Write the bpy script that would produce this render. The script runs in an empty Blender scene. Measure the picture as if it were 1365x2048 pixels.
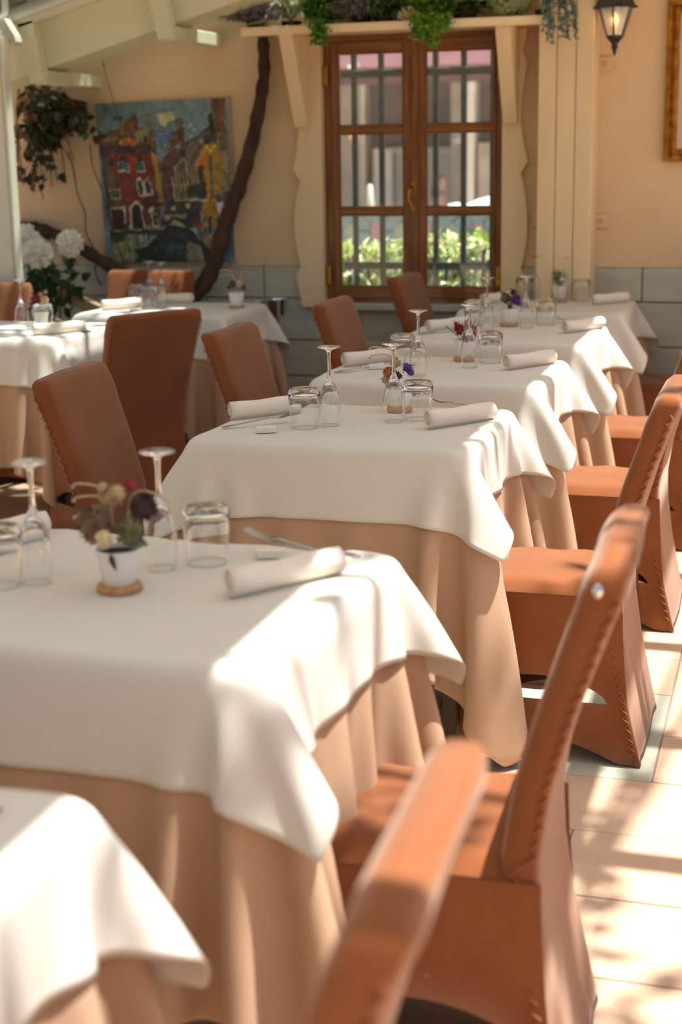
import bpy, bmesh, math, random
import numpy as np
from mathutils import Vector, Matrix
C = bpy.context.scene.collection
SC = bpy.context.scene
PI = math.pi
rnd = random.Random(7)

# ------------------------------------------------------------------ camera, sky, sun, exposure
def cam_matrix(pitch, yaw, roll):
    cy, sy = math.cos(yaw), math.sin(yaw)
    fwd = Vector((-sy*math.cos(pitch), cy*math.cos(pitch), -math.sin(pitch)))
    right = Vector((cy, sy, 0)); up = right.cross(fwd)
    r = right*math.cos(roll) + up*math.sin(roll)
    u = -right*math.sin(roll) + up*math.cos(roll)
    return Matrix((r, u, -fwd)).transposed()
cam_data = bpy.data.cameras.new('camera'); cam = bpy.data.objects.new('camera', cam_data); C.objects.link(cam)
cam.matrix_world = Matrix.Translation((0, 0, 1.45)) @ cam_matrix(math.radians(13.51), math.radians(16.80), math.radians(-.964)).to_4x4()
cam_data.sensor_fit = 'VERTICAL'; cam_data.sensor_height = 36.0; cam_data.lens = 3000/2048*36
cam_data.clip_start = .05; cam_data.clip_end = 200
cam_data.dof.use_dof = True; cam_data.dof.focus_distance = 3.85; cam_data.dof.aperture_fstop = 3.0
SC.camera = cam
SUN = Vector((.30, .06, 1.0)).normalized()
world = bpy.data.worlds.new('world'); SC.world = world; world.use_nodes = True
wn = world.node_tree.nodes; wl = world.node_tree.links
sky = wn.new('ShaderNodeTexSky'); sky.sky_type = 'NISHITA'; sky.sun_disc = False
sky.sun_elevation = math.asin(SUN.z); sky.sun_rotation = math.atan2(SUN.x, SUN.y); sky.dust_density = 3.0; sky.air_density = 1.0
hsv = wn.new('ShaderNodeHueSaturation'); hsv.inputs['Saturation'].default_value = .95
wl.new(sky.outputs[0], hsv.inputs['Color']); bg = wn['Background']; wl.new(hsv.outputs[0], bg.inputs[0]); bg.inputs[1].default_value = .30
sun_d = bpy.data.lights.new('sun', 'SUN'); sun_d.energy = 18; sun_d.angle = math.radians(.6); sun_d.color = (1, .985, .96)
sun = bpy.data.objects.new('sun', sun_d); C.objects.link(sun); sun.location = SUN*30
sun.rotation_euler = SUN.to_track_quat('Z', 'Y').to_euler()
vs = SC.view_settings; vs.view_transform = 'Standard'; vs.look = 'None'; vs.gamma = 1; vs.use_curve_mapping = False
vs.exposure = -0.72
cy = SC.cycles
cy.use_denoising = True; cy.max_bounces = 14; cy.transparent_max_bounces = 16; cy.transmission_bounces = 10; cy.diffuse_bounces = 6; cy.glossy_bounces = 5
cy.sample_clamp_indirect = 8; cy.blur_glossy = .2

# ------------------------------------------------------------------ materials
def lin(c):
    return tuple((v/255/12.92 if v/255 <= .04045 else ((v/255+.055)/1.055)**2.4) for v in c)
def mat(name, rgb, rough=.6, var=.12, scale=8, bump=0, bscale=60, metal=0, spec=.4, trans=0, rgb2=None, stretch=(1, 1, 1), detail=4, sheen=0, coat=0, transl=0):
    m = bpy.data.materials.new(name); m.use_nodes = True; n = m.node_tree.nodes; l = m.node_tree.links
    b = n['Principled BSDF']; c = lin(rgb)
    tc = n.new('ShaderNodeTexCoord'); mp = n.new('ShaderNodeMapping'); mp.inputs['Scale'].default_value = stretch
    l.new(tc.outputs['Object'], mp.inputs[0])
    tx = n.new('ShaderNodeTexNoise'); tx.inputs['Scale'].default_value = scale; tx.inputs['Detail'].default_value = detail
    l.new(mp.outputs[0], tx.inputs['Vector'])
    mx = n.new('ShaderNodeMix'); mx.data_type = 'RGBA'
    c2 = lin(rgb2) if rgb2 else tuple(v*(1-var) for v in c); c1 = c if rgb2 else tuple(min(1, v*(1+var*.5)) for v in c)
    mx.inputs[6].default_value = (*c1, 1); mx.inputs[7].default_value = (*c2, 1)
    rp = n.new('ShaderNodeMapRange'); rp.inputs[1].default_value = .3; rp.inputs[2].default_value = .7
    l.new(tx.outputs[0], rp.inputs[0]); l.new(rp.outputs[0], mx.inputs[0]); l.new(mx.outputs[2], b.inputs['Base Color'])
    b.inputs['Roughness'].default_value = rough; b.inputs['Metallic'].default_value = metal
    b.inputs['Specular IOR Level'].default_value = spec
    if sheen: b.inputs['Sheen Weight'].default_value = sheen; b.inputs['Sheen Roughness'].default_value = .5; b.inputs['Sheen Tint'].default_value = (1, .95, .8, 1)
    if coat: b.inputs['Coat Weight'].default_value = coat
    if bump:
        t2 = n.new('ShaderNodeTexNoise'); t2.inputs['Scale'].default_value = bscale; t2.inputs['Detail'].default_value = 5
        l.new(mp.outputs[0], t2.inputs['Vector']); bp = n.new('ShaderNodeBump'); bp.inputs['Strength'].default_value = bump; bp.inputs['Distance'].default_value = .01
        l.new(t2.outputs[0], bp.inputs['Height']); l.new(bp.outputs[0], b.inputs['Normal'])
    if transl:
        tr = n.new('ShaderNodeBsdfTranslucent'); ms = n.new('ShaderNodeMixShader'); ms.inputs[0].default_value = transl
        l.new(mx.outputs[2], tr.inputs[0]); l.new(b.outputs[0], ms.inputs[1]); l.new(tr.outputs[0], ms.inputs[2])
        l.new(ms.outputs[0], n['Material Output'].inputs[0])
    return m
def weave(name, rgb, rough=.9, freq=900, bump=.07, transl=0, var=.08, scale=3, spec=.15, sheen=0):
    """woven cloth: two crossed fine wave bands as relief, faint blotches of colour"""
    m = mat(name, rgb, rough, var, scale, spec=spec, transl=transl, sheen=sheen); n = m.node_tree.nodes; l = m.node_tree.links
    tc = n['Texture Coordinate']; b = n['Principled BSDF']
    w1 = n.new('ShaderNodeTexWave'); w1.inputs['Scale'].default_value = freq/3; w1.bands_direction = 'X'
    w2 = n.new('ShaderNodeTexWave'); w2.inputs['Scale'].default_value = freq/3; w2.bands_direction = 'Z'
    ad = n.new('ShaderNodeMath'); ad.operation = 'ADD'; bp = n.new('ShaderNodeBump'); bp.inputs['Strength'].default_value = bump; bp.inputs['Distance'].default_value = .002
    nz = n.new('ShaderNodeTexNoise'); nz.inputs['Scale'].default_value = 14
    ad2 = n.new('ShaderNodeMath'); ad2.operation = 'ADD'
    for w in (w1, w2, nz): l.new(tc.outputs['Object'], w.inputs['Vector'])
    l.new(w1.outputs['Fac'], ad.inputs[0]); l.new(w2.outputs['Fac'], ad.inputs[1]); l.new(ad.outputs[0], ad2.inputs[0])
    l.new(nz.outputs[0], ad2.inputs[1]); l.new(ad2.outputs[0], bp.inputs['Height']); l.new(bp.outputs[0], b.inputs['Normal'])
    return m
def glass(name, tint=(1, 1, 1)):
    m = bpy.data.materials.new(name); m.use_nodes = True; n = m.node_tree.nodes; l = m.node_tree.links
    n.remove(n['Principled BSDF']); g = n.new('ShaderNodeBsdfGlass'); g.inputs['IOR'].default_value = 1.47; g.inputs['Roughness'].default_value = 0.0
    nz = n.new('ShaderNodeTexNoise'); nz.inputs['Scale'].default_value = 4; cr = n.new('ShaderNodeMix'); cr.data_type = 'RGBA'
    cr.inputs[6].default_value = (*tint, 1); cr.inputs[7].default_value = (tint[0]*.985, tint[1]*.99, tint[2]*.985, 1)
    l.new(nz.outputs[0], cr.inputs[0]); l.new(cr.outputs[2], g.inputs[0]); l.new(g.outputs[0], n['Material Output'].inputs[0]); return m
def pane_glass(name, tint=(.93, .95, .94), haze=.06):
    m = bpy.data.materials.new(name); m.use_nodes = True; n = m.node_tree.nodes; l = m.node_tree.links
    n.remove(n['Principled BSDF']); t = n.new('ShaderNodeBsdfTransparent'); t.inputs[0].default_value = (*tint, 1)
    g = n.new('ShaderNodeBsdfGlossy'); g.inputs['Roughness'].default_value = .02
    f = n.new('ShaderNodeFresnel'); f.inputs[0].default_value = 1.5
    d = n.new('ShaderNodeBsdfDiffuse'); d.inputs[0].default_value = (.8, .8, .78, 1)
    nz = n.new('ShaderNodeTexNoise'); nz.inputs['Scale'].default_value = 2.5; mr = n.new('ShaderNodeMapRange'); mr.inputs[3].default_value = haze*.3; mr.inputs[4].default_value = haze*1.7
    a = n.new('ShaderNodeMixShader'); b = n.new('ShaderNodeMixShader')
    l.new(nz.outputs[0], mr.inputs[0]); l.new(mr.outputs[0], a.inputs[0]); l.new(t.outputs[0], a.inputs[1]); l.new(d.outputs[0], a.inputs[2])
    l.new(f.outputs[0], b.inputs[0]); l.new(a.outputs[0], b.inputs[1]); l.new(g.outputs[0], b.inputs[2]); l.new(b.outputs[0], n['Material Output'].inputs[0]); return m
def emit(name, rgb, k):
    m = mat(name, rgb); b = m.node_tree.nodes['Principled BSDF']; b.inputs['Emission Color'].default_value = (*lin(rgb), 1); b.inputs['Emission Strength'].default_value = k; return m

M = dict(
    cloth=weave('white_tablecloth_cotton', (224, 219, 206), transl=.12, var=.03),
    under=weave('beige_undercloth_cotton', (188, 154, 124), transl=.08, var=.06),
    chair=weave('rust_brown_stretch_fabric', (131, 77, 44), freq=1400, bump=.12, var=.18, scale=5, spec=.05, sheen=.3),
    lace=mat('rust_brown_lacing_cord', (150, 90, 54), .9, .2, 40),
    napkin=weave('off_white_napkin_linen', (228, 217, 201), var=.04),
    glass=glass('clear_glass'), pane=pane_glass('window_glass'), lampglass=pane_glass('milky_lantern_glass', (.86, .84, .78), .35), roofglass=pane_glass('roof_glass', (.9, .93, .92), .06),
    steel=mat('polished_steel', (205, 205, 203), .18, .08, 20, metal=1), chrome=mat('chrome', (215, 218, 222), .06, .04, 5, metal=1),
    ceramic=mat('white_ceramic', (234, 228, 218), .35, .03, 5, spec=.5), cork=mat('cork', (196, 148, 98), .85, .25, 90, bump=.3, bscale=160),
    soil=mat('dark_soil', (52, 38, 28), .95, .4, 80), restw=mat('cream_block', (228, 222, 204), .5, .05, 10),
    plaster=mat('peach_plaster', (214, 187, 150), .92, .09, 2.2, bump=.12, bscale=45, spec=.15),
    block=mat('grey_green_painted_block', (182, 181, 166), .8, .14, 5, bump=.35, bscale=30, spec=.2, stretch=(1, 1, 3)),
    mortar=mat('grey_mortar', (166, 164, 149), .95, .15, 20),
    cream=mat('cream_painted_wood', (224, 200, 158), .6, .07, 3, bump=.12, bscale=14, stretch=(4, 4, .5), spec=.3),
    creamh=mat('cream_painted_shelf_wood', (235, 212, 174), .6, .08, 3, bump=.12, bscale=14, stretch=(.5, 4, 4), spec=.3),
    beam=mat('white_painted_beam', (210, 209, 172), .65, .06, 3, bump=.1, bscale=12, stretch=(.6, 3, 3), spec=.3),
    rail=mat('white_powder_coat', (206, 205, 184), .4, .03, 6, spec=.5),
    wood=mat('varnished_brown_wood', (146, 90, 40), .38, .4, 7, bump=.1, bscale=20, stretch=(7, 7, .6), rgb2=(102, 60, 24), coat=.25),
    woodh=mat('varnished_brown_wood_crosswise', (146, 90, 40), .38, .4, 7, bump=.1, bscale=20, stretch=(.6, 7, 7), rgb2=(104, 62, 26), coat=.25),
    brass=mat('old_brass', (176, 134, 62), .3, .25, 30, metal=1), iron=mat('dark_green_iron', (52, 64, 56), .55, .2, 15), black=mat('black_lantern_metal', (38, 36, 34), .45, .2, 30, spec=.5),
    gold=mat('gilded_frame', (196, 140, 58), .38, .35, 26, bump=.5, bscale=55, metal=.75, rgb2=(140, 90, 30)), paper=mat('pale_picture', (196, 180, 158), .7, .08, 3),
    bark=mat('dark_bark', (74, 54, 40), .95, .45, 22, bump=.9, bscale=30, stretch=(1, 1, .3)), drystem=mat('dry_stem', (92, 66, 44), .9, .3, 30), twig=mat('pale_twig', (196, 172, 146), .8, .2, 30),
    roof=mat('translucent_roof_fabric', (226, 234, 236), .9, .03, 1, transl=.08),
    tile=mat('pale_pink_terrazzo_tile', (200, 168, 140), .55, .09, 9, bump=.05, bscale=50, spec=.35), slab=mat('grey_green_stone_slab', (176, 174, 154), .5, .16, 5, bump=.05, bscale=50, spec=.4),
    grout=mat('dusty_grout', (150, 128, 112), .95, .1, 30), tablewood=mat('dark_table_wood', (70, 46, 30), .5, .3, 8),
    white=mat('white_petal', (248, 246, 236), .8, .03, 12, transl=.3),
)
GREEN = {k: mat('leaf_'+k, c, .55, .3, 14, transl=.25, spec=.35) for k, c in dict(parsley=(78, 138, 34), parsley_b=(112, 158, 46), dark=(46, 70, 34), mid=(84, 112, 54), moss=(74, 108, 48), sage=(150, 168, 142), pale=(206, 206, 158),
    lavender=(150, 132, 148), spider=(104, 134, 78), spider_w=(206, 208, 168), ivy=(64, 66, 38), ivy_d=(50, 54, 34), ivy_b=(108, 92, 52), ivy_r=(104, 64, 40), euca=(132, 148, 134), hydra=(154, 164, 116), cream=(222, 202, 160), hedge=(158, 180, 88), hedge_y=(250, 244, 190)).items()}
FLOW = {k: mat('dried_'+k, c, .85, .25, 60) for k, c in dict(brown=(122, 98, 74), tan=(176, 150, 116), yellow=(186, 160, 118), red=(150, 44, 50), purple=(104, 66, 138), pink=(206, 140, 140), orange=(190, 116, 66), dark=(66, 50, 46), olive=(112, 104, 72)).items()}

# ------------------------------------------------------------------ mesh helpers
class MB:
    def __init__(s): s.v = []; s.f = []; s.m = []
    def add(s, v, f, mi=0):
        o = len(s.v); s.v += [tuple(p) for p in v]; s.f += [tuple(i+o for i in q) for q in f]; s.m += [mi]*len(f); return s
    def box(s, x0, x1, y0, y1, z0, z1, mi=0):
        v = [(x, y, z) for x in (x0, x1) for y in (y0, y1) for z in (z0, z1)]
        return s.add(v, [(0, 1, 3, 2), (4, 6, 7, 5), (0, 4, 5, 1), (2, 3, 7, 6), (0, 2, 6, 4), (1, 5, 7, 3)], mi)
    def bbox(s, x0, x1, y0, y1, z0, z1, r=.004, seg=1):
        b = bmesh.new(); bmesh.ops.create_cube(b, size=1)
        for w in b.verts: w.co = ((x0+x1)/2+w.co.x*(x1-x0), (y0+y1)/2+w.co.y*(y1-y0), (z0+z1)/2+w.co.z*(z1-z0))
        bmesh.ops.bevel(b, geom=list(b.edges), offset=r, segments=seg, affect='EDGES', profile=.6, clamp_overlap=True); return s.frombm(b)
    def frombm(s, b, mi=0):
        b.verts.index_update(); s.add([w.co[:] for w in b.verts], [[w.index for w in f.verts] for f in b.faces], mi); b.free(); return s
    def prism(s, pts, axis, a, b, mi=0):
        """extrude a 2-D outline (in the other two axes) along axis from a to b"""
        n = len(pts); mk = {'x': lambda p, t: (t, p[0], p[1]), 'y': lambda p, t: (p[0], t, p[1]), 'z': lambda p, t: (p[0], p[1], t)}[axis]
        v = [mk(p, a) for p in pts]+[mk(p, b) for p in pts]
        f = [(i, (i+1) % n, n+(i+1) % n, n+i) for i in range(n)]+[tuple(range(n-1, -1, -1)), tuple(range(n, 2*n))]
        return s.add(v, f, mi)
    def lathe(s, prof, seg=24, c=(0, 0, 0), mi=0):
        v = []; f = []
        for r, z in prof:
            for k in range(seg): v.append((c[0]+r*math.cos(2*PI*k/seg), c[1]+r*math.sin(2*PI*k/seg), c[2]+z))
        for i in range(len(prof)-1):
            for k in range(seg):
                a = i*seg+k; b = i*seg+(k+1) % seg; f.append((a, b, b+seg, a+seg))
        return s.add(v, f, mi)
    def tube(s, pts, rad, seg=8, mi=0, cap=True, rough=0):
        pts = [Vector(p) for p in pts]; n = len(pts); v = []; f = []
        rad = [rad]*n if not hasattr(rad, '__len__') else rad
        up = Vector((.123, .31, .94)); prev = None
        for i in range(n):
            t = (pts[min(i+1, n-1)]-pts[max(i-1, 0)]).normalized()
            a = (prev-t*prev.dot(t)) if prev else t.cross(up)
            if a.length < 1e-5: a = t.orthogonal()
            a.normalize(); prev = a; b = t.cross(a)
            for k in range(seg):
                w = 2*PI*k/seg; rr = rad[i]*(1+(rnd.uniform(-rough, rough) if rough else 0)); v.append(pts[i]+a*math.cos(w)*rr+b*math.sin(w)*rr)
        for i in range(n-1):
            for k in range(seg):
                p = i*seg+k; q = i*seg+(k+1) % seg; f.append((p, q, q+seg, p+seg))
        if cap: f += [tuple(range(seg-1, -1, -1)), tuple(range((n-1)*seg, n*seg))]
        return s.add(v, f, mi)
    def ball(s, c, r, sub=1, mi=0, sc=(1, 1, 1), noise=0):
        b = bmesh.new(); bmesh.ops.create_icosphere(b, subdivisions=sub, radius=1)
        for w in b.verts:
            k = 1+(rnd.uniform(-noise, noise) if noise else 0); w.co = (c[0]+w.co.x*r*sc[0]*k, c[1]+w.co.y*r*sc[1]*k, c[2]+w.co.z*r*sc[2]*k)
        return s.frombm(b, mi)
    def leaf(s, p, d, n, L, W, mi=0, bend=.25, lobes=0):
        """a folded pointed leaf from p along d with face normal near n"""
        d = Vector(d).normalized(); n = Vector(n); sd = d.cross(n)
        if sd.length < 1e-4: sd = d.orthogonal()
        sd.normalize(); n = sd.cross(d).normalized(); p = Vector(p)
        st = [(0, .08), (.3, 1), (.65, .75), (1, .0)] if not lobes else [(0, .1), (.2, 1), (.38, .55), (.55, .8), (.72, .35), (1, 0)]
        v = []; f = []
        for t, w in st:
            c = p+d*L*t-n*bend*L*t*t
            v += [c+sd*w*W*.5+n*W*.16*w, c, c-sd*w*W*.5+n*W*.16*w]
        for i in range(len(st)-1):
            a = i*3; f += [(a, a+1, a+4, a+3), (a+1, a+2, a+5, a+4)]
        return s.add(v, f, mi)
    def mesh(s, name, mats, smooth=False, auto=None):
        me = bpy.data.meshes.new(name); me.from_pydata(s.v, [], s.f)
        for m in (mats if isinstance(mats, (list, tuple)) else [mats]): me.materials.append(m)
        s.m = (s.m+[0]*len(s.f))[:len(s.f)]
        if any(s.m): me.polygons.foreach_set('material_index', s.m)
        if smooth: me.polygons.foreach_set('use_smooth', [True]*len(me.polygons))
        me.update()
        if auto: me.set_sharp_from_angle(angle=auto)
        return me
    def obj(s, name, mats, parent=None, smooth=False, loc=None, auto=None, kind=None, label=None):
        o = bpy.data.objects.new(name, s.mesh(name, mats, smooth, auto)); C.objects.link(o)
        if parent: o.parent = parent
        if loc: o.location = loc
        if kind: o['kind'] = kind
        if label: o['label'] = label
        return o
def tag(o, label, cat, group=None):
    o['label'] = label; o['category'] = cat
    if group: o['group'] = group
    return o
def thing(name, label=None, cat=None, loc=(0, 0, 0), rz=0, group=None, kind=None):
    o = bpy.data.objects.new(name, None); C.objects.link(o); o.location = loc; o.rotation_euler = (0, 0, rz); o.empty_display_size = .05
    if label: tag(o, label, cat, group)
    if kind: o['kind'] = kind
    return o
def dup(root, loc, rz=0, label=None, scale=None):
    r = root.copy(); C.objects.link(r); r.location = loc; r.rotation_euler = (0, 0, rz)
    if label: r['label'] = label
    if scale: r.scale = scale
    for ch in list(root.children):
        if ch.get('label') and ch.name.startswith('metal_cap'): continue
        c = ch.copy(); C.objects.link(c); c.parent = r
        for g in list(ch.children):
            d = g.copy(); C.objects.link(d); d.parent = c
    return r
def smoothpath(pts, n=8):
    P = [Vector(p) for p in pts]; out = []
    for i in range(len(P)-1):
        a, b, c, d = P[max(i-1, 0)], P[i], P[i+1], P[min(i+2, len(P)-1)]
        for k in range(n):
            t = k/n; out.append(.5*((2*b)+(-a+c)*t+(2*a-5*b+4*c-d)*t*t+(-a+3*b-3*c+d)*t**3))
    return out+[P[-1]]
def rv(k=1): return Vector((rnd.gauss(0, 1), rnd.gauss(0, 1), rnd.gauss(0, 1))).normalized()*k

# ------------------------------------------------------------------ the setting
WY = 7.12
# floor: a bed of grout carrying separate tiles and slabs
fl = MB().box(-9, 9, -5, WY+.3, -.25, -.004).obj('floor', [M['grout']], kind='structure')
MB().box(-9, -2.65, -5, WY, -.004, 0).box(.95, 9, -5, WY, -.004, 0).box(-2.65, .95, -5, 1.25, -.004, 0).obj('paving', M['tile'], fl)
PT = .297
def tile(x0, x1, y0, y1, m, nm='tile'):
    g = .0022; MB().bbox(x0+g, x1-g, y0+g, y1-g, -.02, rnd.uniform(-.0006, .0006), .0015).obj(nm, m, fl)
rowY = [3.34+PT*k for k in range(-7, 13)]
for k, y in enumerate(rowY):
    y1 = min(y+PT, WY)
    slabrow = (-1 < y-3.34 < PT+.01 and y > 3.3)
    off = -.258 if y > 3.2 else -.70+(.3 if k % 2 else 0)
    x = off
    while x < .95: tile(x, min(x+.6, .95), y, y1, M['tile']); x += .6
    x = off
    if slabrow: continue
    lo = -.85
    while x > lo+.01: tile(max(x-.6, lo), x, y, y1, M['tile']); x -= .6
for k in range(1): tile(-.85, -.258, 3.34, 3.34+2*PT, M['slab'], 'slab')
for i in range(3):
    for k in range(0, 20, 2): tile(-.85-.6*(i+1), -.85-.6*i, rowY[k], min(rowY[k]+2*PT, WY), M['slab'], 'slab')

# back wall: plaster above a dado of painted blocks, opening for the window
wx0, wx1, wz0, wz1 = -2.215, -1.318, .725, 1.985
w = MB()
w.box(-4.2, wx0, WY, WY+.2, .905, 3.3).box(wx1, 1.6, WY, WY+.2, .905, 3.3).box(wx0, wx1, WY, WY+.2, wz1, 3.3)
wall = w.obj('wall_back', M['plaster'], kind='structure')
MB().box(-4.2, wx0, WY+.012, WY+.2, -.05, .905).box(wx1, 1.6, WY+.012, WY+.2, -.05, .905).box(wx0, wx1, WY+.012, WY+.2, -.05, wz0).obj('block_bed', M['mortar'], wall)
zr = [0, .178, .358, .537, .745, .905]
for r in range(5):
    x = -4.2+(.31 if r % 2 else .0)-.19
    while x < 1.6:
        xa, xb = max(x, -4.2), min(x+.62, 1.6); x += .62
        if xb-xa < .05: continue
        top = zr[r+1]-.003
        segs = [(xa, xb)]
        if top > wz0: segs = [s for s in ((xa, min(xb, wx0)), (max(xa, wx1), xb)) if s[1]-s[0] > .03]
        for a, b in segs: MB().bbox(a+.003, b-.003, WY-.008-rnd.uniform(0, .003), WY+.03, zr[r]+.003, top, .004).obj('block', M['block'], wall)
MB().box(-4.2, -4.0, -3, WY, -.05, .9).obj('wall_left', M['plaster'], kind='structure')

# sloping conservatory roof
SL = .268
def rz_(x): return 2.086+SL*(x+3.32)
ceil = thing('ceiling', kind='structure')
for i in range(6):
    ya, yb = -3+1.69*i, -3+1.69*(i+1); fp = MB(); n = 10      # taut cloth panels that sag a little between the rafters
    for a in range(n+1):
        for b in range(7): x = -2.15+2.02*a/n; fp.v.append((x, ya+(yb-ya)*b/6, rz_(x)+.03-.035*math.sin(PI*a/n)*math.sin(PI*b/6)))
    fp.f = [(a*7+b, a*7+b+1, a*7+b+8, a*7+b+7) for a in range(n) for b in range(6)]; fp.obj('fabric_panel', M['roof'], ceil, True)
for i in range(6):
    ya, yb = -3+1.69*i, -3+1.69*i+1.665
    MB().add([(x, y, rz_(x)+.035+t) for t in (0, .008) for x, y in ((-4.0, ya), (-2.17, ya), (-2.17, yb), (-4.0, yb))], [(3, 2, 1, 0), (4, 5, 6, 7), (0, 1, 5, 4), (1, 2, 6, 5), (2, 3, 7, 6), (3, 0, 4, 7)]).obj('roof_pane', M['roofglass'], ceil)
def rafter(name, y0, y1, h, x0=-4.0, x1=-.02, top=0, m='beam'):
    a = rz_(x0)+top; b = rz_(x1)+top
    return MB().prism([(x0, a-h), (x1, b-h), (x1, b), (x0, a)], 'y', y0, y1).obj(name, M[m], ceil)
rafter('rafter', 6.56, 6.80, .225)
for y in (4.6, 2.8, 1.0, -.8): rafter('rafter', y, y+.12, .16, top=.03)
# metal guide rail over the rafter with its screws, end bracket and the strip beside it
rafter('guide_rail', 6.48, 6.58, .045, top=.058, m='rail'); rafter('guide_rail', 6.50, 6.555, .03, top=.012, m='rail')
MB().box(-.235, -.110, -3, WY, rz_(-.1)-.12, rz_(-.1)+.04).obj('edge_beam', M['beam'], ceil)
MB().box(-.2, 2.2, 6.35, WY, 2.82, 2.98).obj('eave', M['beam'], ceil)
for y, x0 in ((1.12, .0), (3.10, .45), (3.77, .45), (4.52, .45), (5.3, .45)):
    MB().box(x0, 4, y-.038, y+.038, 2.9, 3.03).obj('pergola_bar', M['beam'], ceil)
MB().box(.4, .47, .5, 5.8, 2.82, 2.9).obj('pergola_bar', M['beam'], ceil)
for xa in (-3.43, -2.785, -2.14):      # stub beams under the rafter and the straps that hold them
    zt = rz_(xa+.04)-.225
    MB().bbox(xa, xa+.076, 6.52, WY, zt-.065, zt-.004, .005).obj('stub_beam', M['beam'], ceil)
    MB().prism([(xa+.002, zt-.065), (xa+.074, zt-.055), (xa+.03, zt+.215), (xa-.045, zt+.20)], 'y', 6.50, 6.559).obj('strap_board', M['beam'], ceil)
br = MB().prism([(-3.56, 2.062), (-3.491, 2.063), (-3.442, 1.985), (-3.437, 1.96), (-3.449, 1.943), (-3.482, 1.942), (-3.56, 1.958)], 'y', 6.40, 6.46).obj('end_bracket', M['rail'], ceil)
for x, z in ((-3.53, 2.02), (-3.47, 1.966)):
    b = bmesh.new(); bmesh.ops.create_cone(b, cap_ends=True, segments=12, radius1=.008, radius2=.007, depth=.010)
    bmesh.ops.rotate(b, verts=b.verts, matrix=Matrix.Rotation(PI/2, 3, 'X')); bmesh.ops.translate(b, verts=b.verts, vec=(x, 6.396, z)); MB().frombm(b).obj('screw', M['steel'], br)
# white metal post at the left with a groove down its face
pt = thing('trim_1', kind='structure')
MB().bbox(-3.60, -3.441, 6.25, 6.30, 0, 2.0, .004).obj('post', M['rail'], pt)
MB().bbox(-3.436, -3.419, 6.245, 6.30, 0, 1.97, .003).obj('post_edge', M['rail'], pt)
MB().box(-3.45, -3.43, 6.26, 6.295, 0, 1.97).obj('post_groove', M['mortar'], pt)

# pillar of three cream boards
pil = thing('trim_2', kind='structure')
for a, b in ((-1.137, -1.0575), (-1.0545, -.9725), (-.9695, -.890)):
    MB().bbox(a, b, 6.93, WY, 0, 3.2, .0035).obj('plank', M['cream'], pil)
MB().box(-1.13, -.895, 6.95, WY, 0, 3.2).obj('pillar_core', M['cream'], pil)

# carved boards either side of the window
def ogee(side):
    L = [(-2.378, 1.984), (-2.338, 1.80), (-2.322, 1.66), (-2.320, 1.55), (-2.335, 1.44), (-2.356, 1.366), (-2.316, 1.315), (-2.340, 1.235), (-2.352, 1.15), (-2.348, 1.03), (-2.333, .94), (-2.324, .905), (-2.35, .865), (-2.335, .78), (-2.322, .706)]
    R = [(-1.215, 1.984), (-1.222, 1.93), (-1.238, 1.885), (-1.213, 1.835), (-1.226, 1.76), (-1.238, 1.66), (-1.240, 1.57), (-1.228, 1.48), (-1.206, 1.39), (-1.239, 1.34), (-1.217, 1.25), (-1.206, 1.14), (-1.208, 1.03), (-1.224, .93), (-1.236, .90), (-1.215, .86), (-1.21, .60)]
    return [(-2.222, .706), (-2.222, 1.984)]+L if side < 0 else [(-1.315, 1.984)]+R+[(-1.315, .60)]
for s, n in ((-1, 'trim_3'), (1, 'trim_4')): MB().prism(ogee(s), 'y', WY-.035, WY).obj(n, M['cream'], kind='structure')
MB().box(-2.222, -2.205, WY-.035, WY+.2, .706, 1.984).box(-1.328, -1.315, WY-.035, WY+.2, .706, 1.984).obj('trim_5', M['cream'], kind='structure')
MB().bbox(-2.24, -1.30, WY-.03, WY+.2, .690, .726, .006).obj('trim_6', M['block'], kind='structure')

# the casement window
win = thing('window_1', kind='structure'); FY = WY+.01
fr = MB()
fr.box(-2.203, -2.165, FY, FY+.10, .727, 1.983).box(-1.362, -1.330, FY, FY+.10, .727, 1.983); fr.obj('frame', M['wood'], win)
MB().box(-2.165, -1.362, FY, FY+.1, 1.955, 1.983).box(-2.165, -1.362, FY, FY+.1, .727, .748).obj('frame_rail', M['woodh'], win)
def sash(x0, x1, gx0, gx1):
    s = MB().bbox(x0, gx0, FY-.012, FY+.04, .750, 1.953, .004).bbox(gx1, x1, FY-.012, FY+.04, .750, 1.953, .004).obj('sash', M['wood'], win)
    MB().bbox(gx0, gx1, FY-.012, FY+.04, 1.90, 1.953, .003).obj('top_rail', M['woodh'], s); MB().bbox(gx0, gx1, FY-.012, FY+.04, .750, .806, .003).obj('bottom_rail', M['woodh'], s)
    for a, b in ((1.150, 1.190), (1.533, 1.573)): MB().bbox(gx0, gx1, FY-.008, FY+.03, a-.002, b-.032 if False else b-.004, .004).obj('muntin', M['woodh'], s)
    for a, b in ((.806, 1.148), (1.186, 1.531), (1.569, 1.90)):
        MB().box(gx0-.002, gx1+.002, FY+.012, FY+.016, a-.002, b+.002).obj('pane', M['pane'], s)
        q = MB(); e = .005
        q.box(gx0, gx1, FY-.002, FY+.012, a, a+e).box(gx0, gx1, FY-.002, FY+.012, b-e, b).box(gx0, gx0+e, FY-.002, FY+.012, a+e, b-e).box(gx1-e, gx1, FY-.002, FY+.012, a+e, b-e).obj('glazing_bead', M['wood'], s)
sash(-2.163, -1.768, -2.132, -1.811); sash(-1.736, -1.364, -1.701, -1.376)
MB().bbox(-1.772, -1.733, FY-.026, FY-.006, .752, 1.951, .006).obj('cover_strip', M['wood'], win)
for k in range(8):
    MB().ball((-1.7525, FY-.026, .80+k*.155), .0045, 1).obj('nail', M['black'], win)
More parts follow.
